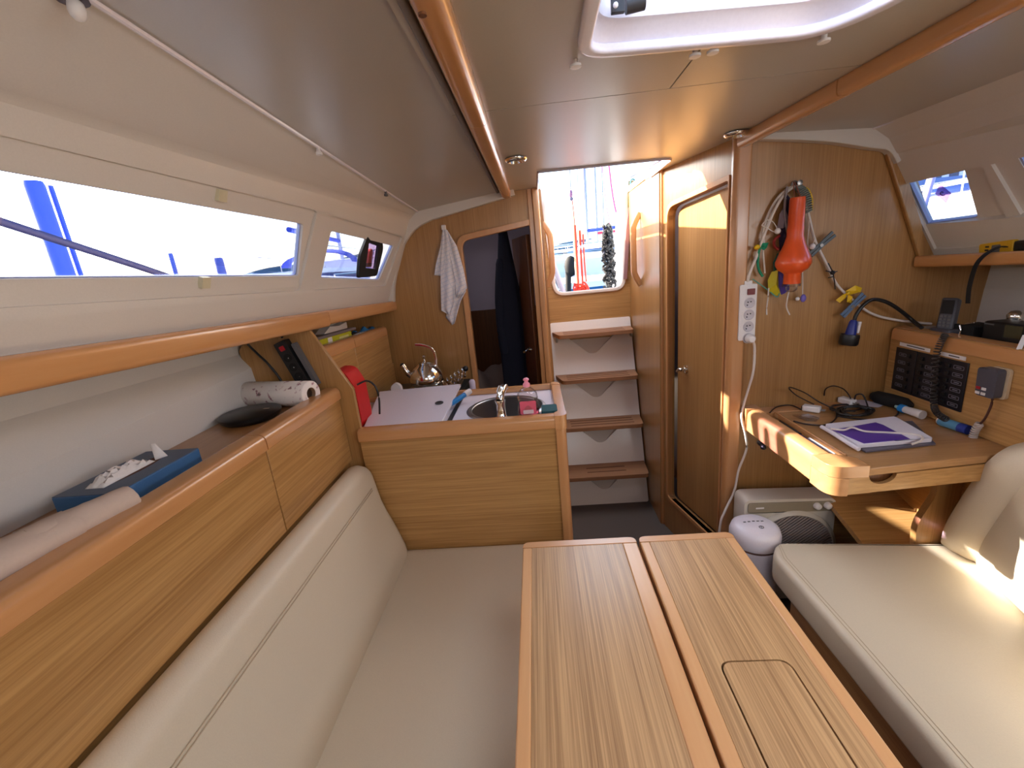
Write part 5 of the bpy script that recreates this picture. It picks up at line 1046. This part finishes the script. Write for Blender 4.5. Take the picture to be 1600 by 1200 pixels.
# ================================================================ floor things
fz = root('box_fan', (.89,1.50,0), 'cream box fan with round slatted grille and two knobs under the nav desk', 'fan')
FX0, FX1, FZ1 = .715, 1.045, .478
fcr = mat('fan_cream', (206,198,184), .45); fgr = mat('fan_grille', (156,142,136), .5)
build('fan_body', MB().slab(rpoly([(FX0,.03),(FX1,.03),(FX1,FZ1-.012),(FX0,FZ1)], .028, 5), [], fXZ(1.490), 0, .085), fcr, fz, smooth=40, bevel=.006)
build('control_panel', MB().slab(rpoly([(FX0+.012,FZ1-.055),(FX1-.012,FZ1-.062),(FX1-.012,FZ1-.022),(FX0+.012,FZ1-.012)], .012, 4), [], fXZ(1.486), 0, .006), mat('fan_panel', (150,138,118), .45), fz, smooth=40, bevel=.001)
for xx in (.973, 1.010): build('knob', MB().lathe([(.0,.016),(.008,.016),(.012,.012),(.013,0),(.0,0)], 16, V(xx,1.486,FZ1-.036), (0,-1,0)), whiteP, fz, smooth=50)
TX('fan', .016, whiteP, (FX0+.055,1.4695,FZ1-.034), (1,0,0), (0,0,1), fz, 'maker_mark') if False else build('maker_mark', MB().slab(rrect(.030,.006,.002), [], lambda u, v, w: V(FX0+.055+u,1.4855-w,FZ1-.034+v), 0, .0006), whiteP, fz)
gc = V((FX0+FX1)/2+.012,1.489,.262); gr_ = .150
build('grille_ring', MB().lathe([(gr_-.004,0),(gr_+.014,0),(gr_+.012,.008),(gr_,.014),(gr_-.004,.010)], 48, gc, (0,-1,0), hollow=True), fcr, fz, smooth=50)
build('grille_back', MB().lathe([(.0,.001),(gr_,.001)], 40, gc, (0,-1,0)), mat('grille_shadow', (50,44,42), .8), fz)
ang = R(38)
for k in range(-14, 15):
    off = k*.0102; hl_ = math.sqrt(max(0, gr_**2-off**2)); dx, dz = math.cos(ang), math.sin(ang)
    if hl_ < .02: continue
    p_ = gc+V(-dz*off,0,dx*off); build('slat', MB().obox(p_+V(0,-.008,0), V(dx,0,dz)*hl_, V(-dz,0,dx)*.0026, V(0,.004,0)), fgr, fz)
build('grille_hub', MB().lathe([(.0,.016),(.036,.014),(.040,.008)], 28, gc-V(.02,0,.03), (0,-1,0)), fcr, fz, smooth=50)
hu = V(.705,1.385,0); hm_ = root('humidifier', hu, 'white cylindrical air purifier with touch symbols on its lid between table and settee', 'air purifier')
hw_ = mat('purifier_white', (226,220,228), .35)
hk_ = .958
build('purifier_body', MB().lathe([(.0,0),(.070,0),(.074,.01),(.076,.372),(.0,.372)], 40, hu), hw_, hm_, smooth=50)
build('seam_band', MB().lathe([(.0,.372),(.0755,.372),(.0755,.382),(.0,.382)], 40, hu), mat('band_brown', (110,80,74), .4), hm_, smooth=50)
build('purifier_lid', MB().lathe([(.0,.382),(.079,.382),(.082,.392),(.082,.418),(.076,.437),(.060,.448),(.0,.452)], 44, hu), hw_, hm_, smooth=60)
for k in range(5): build('touch_symbol', MB().slab(rrect(.009,.005,.001), [], lambda u, v, w: V(hu.x-.032+.015*k+u, hu.y+.010+v, .4522+w-abs(k-2)*.0009), 0, .0006), grey, hm_)
build('power_symbol', MB().lathe([(.008,0),(.008,.0008),(.0062,.0008),(.0062,0)], 18, V(hu.x+.008,hu.y-.026,.4512), hollow=True).box((hu.x+.0073,hu.y-.030,.4514),(hu.x+.0087,hu.y-.021,.4522)), dgrey, hm_)
# small gadget under desk edge
q = P(1180,700,'y',1.50); thing('key_bunch', MB().ball(V(.765,q.y,.700), (.010,.020,.010), 10).ball(V(.765,q.y-.02,.694), (.010,.014,.010), 8), black, 'small dark key bunch hanging under the desk edge', 'keys', smooth=60)
# ================================================================ ceiling fittings
def dlight(px, py, label):
    c = P(px, py, 'z', CZ-.001); r_ = root('ceiling_light', c, label, 'ceiling light')
    build('light_ring', MB().lathe([(.030,0),(.036,.002),(.036,.006),(.030,.012),(.024,.012),(.022,.004)], 32, c, (0,0,-1), hollow=True), chrome, r_, smooth=50)
    build('light_lens', MB().lathe([(.0,.006),(.022,.005)], 24, c, (0,0,-1)), mat('lens_'+str(px), (96,80,60), .15), r_, smooth=50); return r_
dlight(806, 247, 'round chrome ceiling light beside the port overhead rail'); dlight(1150, 207, 'round chrome ceiling light near the nav corner post')
def clip_(px, py, label, m=whiteP, pl=None, mir=False):
    c = pl or P(px, py, 'z', CZ-.001); return thing('curtain_clip', MB().lathe([(.0045,0),(.0045,.006),(.010,.008),(.010,.012),(.0,.013)], 12, c, (0,0,-1)), m, label, 'clip', smooth=50)
clip_(899,93,'white round clip at the port corner of the hatch'); clip_(1086,77,'white clip just left of the ceiling panel joint at the hatch'); clip_(1114,71,'white clip just right of the ceiling panel joint at the hatch'); clip_(1288,54,'white clip at the starboard end of the hatch rim')
for px, py, l_ in ((497,228,'white clip halfway along the port ceiling seam'), (603,297,'tiny dark clip near the aft end of the port ceiling seam'), (654,331,'small white clip where the port ceiling seam meets the bulkhead')):
    # nearest point of the seam to the view ray
    best = min(((P(px, py, 'y', y)-V(LP(0, y)[0], y, LP(0, y)[1])).length, y) for y in np.linspace(.5, 2.18, 300)); y = float(best[1]); a_ = LP(0, y)
    thing('seam_clip', MB().lathe([(.004,0),(.005,.010),(.0075,.012),(.0075,.018),(.0,.020)], 12, V(a_[0], y, a_[1]-.001), (0,0,-1)), grey if px == 603 else whiteP, l_, 'clip', smooth=50)
q = P(114,6,'x',LP(0,.62)[0]); tk = root('seam_hook', q, 'dark and white hook on the port ceiling at the top left', 'hook')
qq = P(114,4,'z',1.735); build('hook_base', MB().lathe([(.0,0),(.014,0),(.016,.008),(.0,.010)], 16, V(qq.x,qq.y,1.745), (0,0,-1)), mat('hook_dark', (60,40,50), .5), tk, smooth=50); build('hook_knob', MB().ball(V(qq.x+.002,qq.y,1.728), (.009,.009,.012), 12), whiteP, tk, smooth=60)
q = P(1518,148,'x',1.0)
# hatch hardware
hh_ = root('hatch_latch', P(975,8,'z',1.765), 'dark hatch latch with a white button at the top of the ceiling hatch', 'latch')
a_ = P(965,4,'z',1.765); b_ = P(990,8,'z',1.762)
build('latch_plate', MB().obox(a_, V(.010,0,0), V(0,.004,0), V(0,0,.014)), dgrey, hh_, bevel=.001); build('latch_button', MB().ball(P(962,8,'z',1.757), .004, 10), whiteP, hh_)
build('latch_lever', MB().tube([b_+V(-.012,0,0), b_+V(.016,.0,.003)], .011, 12), dgrey, hh_, smooth=50)
# screw patches above/below port window
for k, (px, py) in enumerate(((352,307),(325,441))):
    y_, v_ = uvL(px, py); f_ = band
    thing('cover_patch', MB().slab([(y_-.012,v_-.035),(y_+.012,v_-.035),(y_+.012,v_+.035),(y_-.012,v_+.035)], [], band, -.0012, .0095), mat('patch_cream_%d' % k, (206,198,168), .5), ['square cream cover patch above the long port window','square cream cover patch below the long port window'][k], 'patch')
# ================================================================ OUTSIDE
WZ = .30
wm = mat('harbour_water', (70,110,140), .12, bump=1, bscale=6)
def st2(name, mb, m, **k): return build(name, mb, m, None, kind='structure', **k)
st2('water', MB().slab([(-90,-60),(90,-60),(90,140),(-90,140)], [[(-1.9,-3),(2.5,-3),(2.5,6.0),(-1.9,6.0)]], fXY(WZ), 0, .02), wm)
# own cockpit
cg = mat('cockpit_white', (236,236,240), .4)
ck_ = root('cockpit', (.3,4.2,.6), 'white moulded cockpit of the boat beyond the companionway', 'cockpit')
build('cockpit_sole', MB().box((.05,2.98,.60),(.75,5.3,.64)), cg, ck_)
build('bridge_deck', MB().box((.055,2.765,.60),(1.6,2.98,1.175)), cg, ck_, bevel=.02)
build('seat', MB().box((-.9,3.36,.62),(-.05,5.3,.98)), cg, ck_, bevel=.03); build('seat', MB().box((.75,2.98,.62),(1.6,5.3,.98)), cg, ck_, bevel=.03)
build('transom', MB().box((-.9,5.3,.60),(1.6,5.42,.97)), cg, ck_, bevel=.03)
build('coaming', MB().slab(rpoly([(.62,1.0),(.66,1.74),(1.1,1.74),(1.5,1.0)], .05), [], lambda u, v, w: V(u, w, v), 2.78, 3.6), cg, ck_, smooth=50)
build('coaming', MB().slab(rpoly([(.78,.9),(.95,1.26),(1.3,1.26),(1.6,.9)], .05), [], lambda u, v, w: V(u, w, v), 3.6, 5.3), cg, ck_, smooth=50)
build('coaming', MB().slab(rpoly([(-.25,.9),(-.36,1.22),(-.7,1.22),(-.95,.9)], .05), [], lambda u, v, w: V(u, w, v), 3.36, 5.3), cg, ck_, smooth=50)
st2('trim_13', MB().slab([(-.9,2.755),(-.9,2.2),(-.02,2.2),(-.02,2.755)], [], lambda u, v, w: V(u, v, 1.745+w), 0, .02), cg)
# hatch runners
tube_ = lambda pts, r, m, label, cat, name: thing(name, MB().tube(pts, r, 8), m, label, cat, smooth=60)
thing('hatch_runner', MB().sweep([P(985,276,'y',2.70), P(1031,250,'y',1.90)], rrect(.012,.010,.003)), mat('runner_blue', (100,110,170), .4), 'bluish metal runner along the starboard side of the companionway slide', 'runner')
sb_ = root('washboard_strap', P(990,308,'y',2.70), 'black strap with pale buckle beside the companionway opening', 'strap')
build('strap_block', MB().obox(P(988,309,'y',2.705), V(.014,0,0), V(0,.006,0), V(0,0,.045)), dgrey, sb_, bevel=.004)
build('buckle', MB().tube(curve([P(985,288,'y',2.70), P(986,281,'y',2.70), P(991,281,'y',2.70), P(991,291,'y',2.70)], 4), .004, 6), mat('buckle_teal', (90,150,160), .4), sb_)
build('strap_web', MB().sweep([P(985,324,'y',2.705), P(981,360,'y',2.705), P(979,400,'y',2.705), P(977,436,'y',2.705)], rrect(.022,.006,.002), up=(0,1,0)), mat('strap_brown', (150,110,110), .7), sb_)
# mainsheet and lines in the cockpit
RY = 3.55
ro = mat('rope_orange', (214,50,24), .7); rr_ = mat('rope_coral', (214,70,56), .7); rw = mat('rope_pale', (246,214,170), .7); rmg = mat('rope_magenta', (190,60,120), .7); gl_ = mat('line_grey', (80,80,110), .6)
def L2(pts, Y, r, m, label, name='sheet_line', n=5): return thing(name, MB().tube(curve([P(a_, b_, 'y', Y) for a_, b_ in pts], n), r, 8), m, label, 'rope', smooth=60)
L2([(898,352),(901,400),(904,452)], RY, .010, ro, 'thick orange rope hanging left in the companionway view'); L2([(896,330),(898,400),(902,450)], RY+.03, .006, rw, 'pale rope just left of the thick orange rope')
L2([(906,360),(908,400),(911,448)], RY, .008, ro, 'orange rope second from the left in the companionway view'); L2([(911,366),(913,405),(916,440)], RY, .007, rr_, 'coral rope right of the orange ropes')
L2([(904,352),(905,400),(907,455)], RY+.05, .004, rw, 'thin pale rope between the orange ropes')
L2([(893,306),(896,330),(898,352)], RY, .004, rr_, 'thin coral line below the sheet block'); L2([(889,235),(891,280),(892,300)], RY, .003, gl_, 'thin grey line above the sheet block')
bk_ = root('sheet_block', P(893,305,'y',RY), 'small purple-grey pulley block hanging on the sheet line', 'pulley')
build('block_cheek', MB().ball(P(892,303,'y',RY), (.014,.010,.030), 10), mat('block_purple', (120,80,120), .4), bk_); build('block_wheel', MB().lathe([(.0,-.006),(.012,-.006),(.012,.006),(.0,.006)], 14, P(893,311,'y',RY), (0,1,0)), gl_, bk_)
ob = root('rope_heap', P(905,452,'y',3.2), 'heap of orange rope on the cockpit edge', 'rope')
ht = []
rnd = random.Random(3)
for k in range(20): ht.append(P(907+10*math.cos(k*1.7)+rnd.uniform(-2,2), 449+6*math.sin(k*2.3), 'y', 3.05+.06*math.sin(k)))
build('rope_strand', MB().tube(curve(ht, 4), .005, 6), ro, ob, smooth=60)
build('rope_fringe', MB().tube(curve([P(912,440,'y',3.05), P(917,446,'y',3.05), P(920,455,'y',3.05), P(915,459,'y',3.05), P(911,445,'y',3.05)], 5), .008, 6), rr_, ob, smooth=60)
for pts, m, lab in (([(901,235),(903,300),(905,352)],gl_,'thin grey line left of the far mast'), ([(911,235),(913,300),(915,365)],gl_,'dark thin line close left of the far mast'), ([(939,235),(946,310),(953,350)],rmg,'thin purple line leaning right of the far mast')): L2(pts, 4.6, .003, m, lab)
L2([(949,235),(955,290),(961,325),(968,351)], 4.4, .007, rmg, 'magenta rope leaning to the right in the companionway view')
# black rope hank
hk_r = root('rope_hank', P(950,400,'y',3.3), 'bundle of black and grey rope hanging at the right of the cockpit view', 'rope')
for s_, m, x0, ph in ((1, mat('rope_black', (16,16,20), .8), 944, 0), (2, mat('rope_grey', (52,56,60), .8), 953, 1.3), (3, mat('rope_dark', (30,34,38), .8), 950, 2.6)):
    pts = []
    for k in range(60):
        t = k/59; pts.append(P(x0+t*4+(6 if s_ == 2 else 5)*(.35+.65*min(1, t*2.2))*math.sin(k*1.9+ph), 356+t*(90 if s_ < 3 else 84)+7*math.cos(k*1.3+ph), 'y', 3.3+.03*math.sin(k*2.3)))
    build('rope_coil', MB().tube(curve(pts, 4), .009, 6), m, hk_r, smooth=60)
build('hanging_loop', MB().tube(curve([P(944,352,'y',3.3), P(945,380,'y',3.3), P(943,410,'y',3.3)], 5), .010, 6), mat('rope_dark2', (70,72,90), .8), hk_r, smooth=60)
build('rope_end', MB().tube(curve([P(946,440,'y',3.3), P(950,451,'y',3.3), P(955,448,'y',3.3), P(957,436,'y',3.3)], 5), .008, 6), mat('rope_grey2', (90,96,98), .8), hk_r, smooth=60)
thing('boat_hook', MB().tube([P(859,398,'y',3.1), P(870,428,'y',3.05), P(884,468,'y',3.0)], .018, 10), mat('pole_grey', (170,170,190), .4), 'pale grey pole leaning in the cockpit at the left of the opening', 'pole', smooth=60)
thing('black_hose', MB().tube(curve([P(862,418,'y',3.4), P(864,432,'y',3.4), P(871,444,'y',3.4), P(874,450,'y',3.4)], 5), .010, 8), mat('hose_dark', (70,80,100), .5), 'dark curved hose behind the leaning grey pole', 'hose', smooth=60)
# boat moored astern: hull, deck band, guard rails
def boat(name, label, c, L_, B, hz, mh, md, yaw=0, cab=True, mast=0, canvas=None, group=None):
    r_ = root(name, (c[0], c[1], WZ), label, 'boat', group); cy_, sy_ = math.cos(yaw), math.sin(yaw)
    def T(x, y, z): return V(c[0]+x*cy_-y*sy_, c[1]+x*sy_+y*cy_, z)
    def hullring(k, z): 
        o = []
        for i in range(13): t = i/12; o.append((-L_/2+L_*t, B/2*k*(1-t**3.2)*(.82+.18*math.sin(math.pi*min(1, t*1.2)))))
        return [T(a_, b_, z) for a_, b_ in o]+[T(a_, -b_, z) for a_, b_ in reversed(o[:-1])]
    rings = [hullring(.55, WZ-.1), hullring(.86, WZ+hz*.35), hullring(.97, WZ+hz*.8), hullring(1, WZ+hz)]; n = len(rings[0])
    build('hull', MB().add([p for r in rings for p in r], [(k*n+i, k*n+(i+1) % n, (k+1)*n+(i+1) % n, (k+1)*n+i) for k in range(3) for i in range(n)]), mh, r_, smooth=40)
    build('deck', MB().add(hullring(1.01, WZ+hz)+hullring(1.01, WZ+hz+.10), [(i, (i+1) % n, n+(i+1) % n, n+i) for i in range(n)]+[tuple(range(n, 2*n))]), md, r_, smooth=30)
    if cab:
        zc = WZ+hz+.08; q = [(-L_*.12, .36*B),(L_*.26, .20*B),(L_*.26,-.20*B),(-L_*.12,-.36*B)]
        build('cabin', MB().add([T(a_, b_, zc) for a_, b_ in q]+[T(a_*.94, b_*.85, zc+.34) for a_, b_ in q], [(0,1,5,4),(1,2,6,5),(2,3,7,6),(3,0,4,7),(4,5,6,7)]), md, r_, bevel=.03)
        for s_ in (-1, 1): build('cabin_window', MB().add([T(-L_*.08, s_*(.345*B), zc+.10), T(L_*.16, s_*(.245*B), zc+.10), T(L_*.15, s_*(.225*B), zc+.24), T(-L_*.08, s_*(.325*B), zc+.24)], [(0,1,2,3)]), mat('boat_window', (40,60,110), .15), r_, solid=.03)
    for s_ in (-1, 1):
        pts = [T(-L_/2*.98, s_*B*.38, WZ+hz+.62), T(-L_*.1, s_*B*.46, WZ+hz+.60), T(L_*.25, s_*B*.36, WZ+hz+.60), T(L_*.47, 0, WZ+hz+.66)]
        build('guard_rail', MB().tube(pts, .014, 6), chrome, r_)
        for p in pts[:3]: build('stanchion', MB().tube([V(p.x, p.y, WZ+hz+.05), p], .014, 6), chrome, r_)
    if mast:
        b_ = T(L_*.08, 0, WZ+hz+.3); build('mast', MB().tube([b_, b_+V(0,0,mast)], .07, 8), mat('mast_alu', (150,156,190), .4), r_, smooth=60)
        build('spreader', MB().tube([b_+V(-.8*sy_,.8*cy_,mast*.5)+V(.0,0,0), b_+V(.8*sy_,-.8*cy_,mast*.5)], .02, 6), whiteP, r_)
        build('boom', MB().tube([b_+V(0,0,.8), T(-L_*.35, 0, WZ+hz+1.15)], .07, 8), canvas or whiteP, r_, smooth=60)
        build('forestay', MB().tube([T(L_*.49, 0, WZ+hz+.1), b_+V(0,0,mast*.95)], .012, 5), gl_, r_)
    if canvas: build('spray_hood', MB().grid(8, 10, lambda u, v: T(-L_*.12-.5*u*L_*.14, B*.34*math.cos(math.pi*v), WZ+hz+.3+.45*math.sin(math.pi*v)*(1-.25*u))), canvas, r_, smooth=180, solid=.02)
    return r_
bluH = mat('hull_sky_blue', (36,96,150), .3); whH = mat('hull_white', (240,240,244), .3); naH = mat('hull_navy', (30,50,110), .3)
cvb = mat('canvas_blue', (30,60,180), .8); cvr = mat('canvas_red', (190,50,80), .8)
boat('sailing_boat', 'sailing boat with light blue hull moored behind the cockpit', (.9,9.0), 9, 2.9, .62, bluH, whH, yaw=R(4), cab=False)
ww_ = root('outboard_motor', P(891,420,'y',7.45), 'black outboard motor on the stern rail seen through the companionway', 'outboard motor')
build('motor_cowl', MB().ball(P(892,416,'y',7.45), (.11,.09,.17), 12), blackM, ww_, smooth=60); build('motor_leg', MB().tube([P(888,424,'y',7.45), P(888,440,'y',7.45), P(888,480,'y',7.45)], .05, 8).box(P(886,416,'y',7.45), P(894,422,'y',7.62)), blackM, ww_, smooth=50)
boat('sailing_boat', 'white sailing boat with tall mast in the middle distance astern', (3.2,20), 10, 3.1, 1.15, whH, whH, yaw=R(160), mast=13, canvas=cvb)
boat('sailing_boat', 'white sailing boat with blue canvas at the left of the companionway view', (-.9,17), 8, 2.8, 1.0, whH, whH, yaw=R(12), canvas=cvb)
boat('sailing_boat', 'white sailing boat with red canvas at the right of the companionway view', (4.5,26), 10, 3.2, 1.3, whH, whH, yaw=R(170), mast=12, canvas=cvr)
for k, (x_, y_, m_, l_) in enumerate(((-6,42,12,'distant white sailing boat furthest to the left astern'), (1,46,13,'distant white sailing boat in the centre astern'), (7.5,44,11,'distant white sailing boat to the right astern'))): boat('sailing_boat', l_, (x_, y_), 10, 3.2, 1.2, whH, whH, yaw=R(30+50*k), mast=m_)
# breakwater of rocks, quay and hills
bw = root('breakwater', (0,34,WZ), 'low breakwater of brown-grey rocks beyond the boats', 'breakwater'); rnd = random.Random(8)
rk = [mat('rock_%d' % k, c, .9, bump=1, bscale=8) for k, c in enumerate(((120,112,92), (96,96,88), (140,130,104)))]
for k in range(70):
    x_ = -9+18*k/70+rnd.uniform(-.2,.2); s_ = rnd.uniform(.35,.7); mb = MB().ball((x_, 34+rnd.uniform(-.6,.6), WZ+rnd.uniform(.2,.9)), (s_, s_*.8, s_*.7), 6)
    mb.v = [v+V(rnd.uniform(-.06,.06), rnd.uniform(-.06,.06), rnd.uniform(-.06,.06)) for v in mb.v]; build('rock', mb, rk[k % 3], bw, smooth=0)
st2('quay', MB().box((-40,52,0),(60,54,2.0)), mat('quay_concrete', (210,206,200), .9))
st2('hills', MB().grid(40, 2, lambda u, v: V(-80+160*u, 120, 1.4+(6+3*math.sin(u*9)+1.5*math.sin(u*23+1))*v*(.6+.4*math.sin(u*3)))), mat('hill_blue', (60,96,124), 1), solid=1)
# to port
def PX(px, py, x): return P(px, py, 'x', x)
def upright(pxb, pyb, pyt, x, r, m, label, name, cat):
    b_ = PX(pxb, pyb, x); t_ = PX(pxb-3, pyt, x); return thing(name, MB().lathe([(.0,0),(r,0),(r,t_.z-WZ-.05),(r*.9,t_.z-WZ),(.0,t_.z-WZ)], 14, V(b_.x, b_.y, WZ)), m, label, cat, smooth=50)
pst = mat('post_blue', (60,90,190), .5)
upright(94, 405, 290, -6, .10, pst, 'thick blue mooring post outside the long port window', 'mooring_post', 'post')
upright(118, 405, 296, -6, .028, pst, 'thin blue pole beside the thick mooring post', 'marker_pole', 'pole')
upright(272, 417, 396, -6, .035, pst, 'short blue peg low outside the long port window', 'mooring_peg', 'post'); upright(346, 423, 403, -6, .08, pst, 'short blue bollard near the aft end of the long port window', 'bollard', 'post')
thing('side_rail_bar', MB().tube([PX(-260,262,-1.25), PX(0,346,-1.25), PX(215,416,-1.25), PX(330,455,-1.25)], .011, 8), mat('rail_navy', (20,20,70), .6), 'dark blue guard bar slanting across the long port window', 'rail', smooth=60)
st2('pontoon', MB().box((-7.2,-8,WZ-.1),(-5.2,26,WZ+.35)), mat('pontoon_grey', (190,186,180), .9))
st2('harbour_wall', MB().box((-34,-30,WZ),(-33,60,3.1)), mat('harbour_wall_pale', (226,232,236), .9))
boat('sailing_boat', 'white sailing boat with blue canvas outside the small port window', (-6.4,14.5), 9, 3.0, 1.35, naH, whH, yaw=R(96), mast=12, canvas=cvb)
# to starboard
boat('motor_yacht', 'white boat with blue canvas outside the starboard window', (9.5,10.5), 9, 3.2, 1.5, whH, whH, yaw=R(100), mast=0, canvas=cvb)
bd2 = root('harbour_building', (30,27,WZ), 'white harbour building with rows of small dark windows to starboard', 'building')
build('wall', MB().box((18,27,WZ),(25.5,33,11)), mat('building_white', (240,240,240), .8), bd2)
for r_ in range(3):
    for k in range(8): build('window', MB().box((18.5+.88*k,26.94,3.4+2.3*r_),(18.95+.88*k,27.0,4.3+2.3*r_)), mat('far_glass', (60,70,100), .2) if (r_+k) == 0 else bpy.data.materials['far_glass'], bd2)
st2('starboard_quay', MB().box((6,20,WZ),(60,60,3.2)), mat('quay_blue', (120,140,190), .9))
thing('leaning_spar', MB().tube([P(1428,372,'y',5.0)*2.6-P(1458,268,'y',5.0)*1.6, P(1458,268,'y',5.0), P(1470,226,'y',5.0)], .035, 8), mat('spar_lilac', (200,180,220), .4), 'lilac spar leaning outside the starboard window', 'spar', smooth=60)
# diamond badge on the starboard pane
c = [PP(px_, py_, bandR(1.5, (vt+vb)/2, .020), (bandR(1.5, .5, 1)-bandR(1.5, .5, 0))) for px_, py_ in ((1468,287),(1486,302),(1478,317),(1461,303))]
dm_ = thing('diamond_sticker', MB().add([p for p in c]+[p+V(.0015,0,0) for p in c], [(0,1,2,3),(7,6,5,4),(0,1,5,4),(1,2,6,5),(2,3,7,6),(3,0,4,7)]), glassy('sticker_purple', (.62,.46,.72,1)), 'purple-grey diamond sticker with a curled mark on the starboard window', 'sticker', smooth=0)
cc_ = sum(c, V(0,0,0))/4; ux = (c[1]-c[3]).normalized(); uy = (c[0]-c[2]).normalized()
build('curl_mark', MB().tube([cc_-V(.0012,0,0)+ux*(.0055+.0002*k)*math.cos(.6+k*.42)+uy*(.0055+.0002*k)*math.sin(.6+k*.42) for k in range(13)], .0012, 6), mat('mark_dark', (60,40,80), .5), dm_)
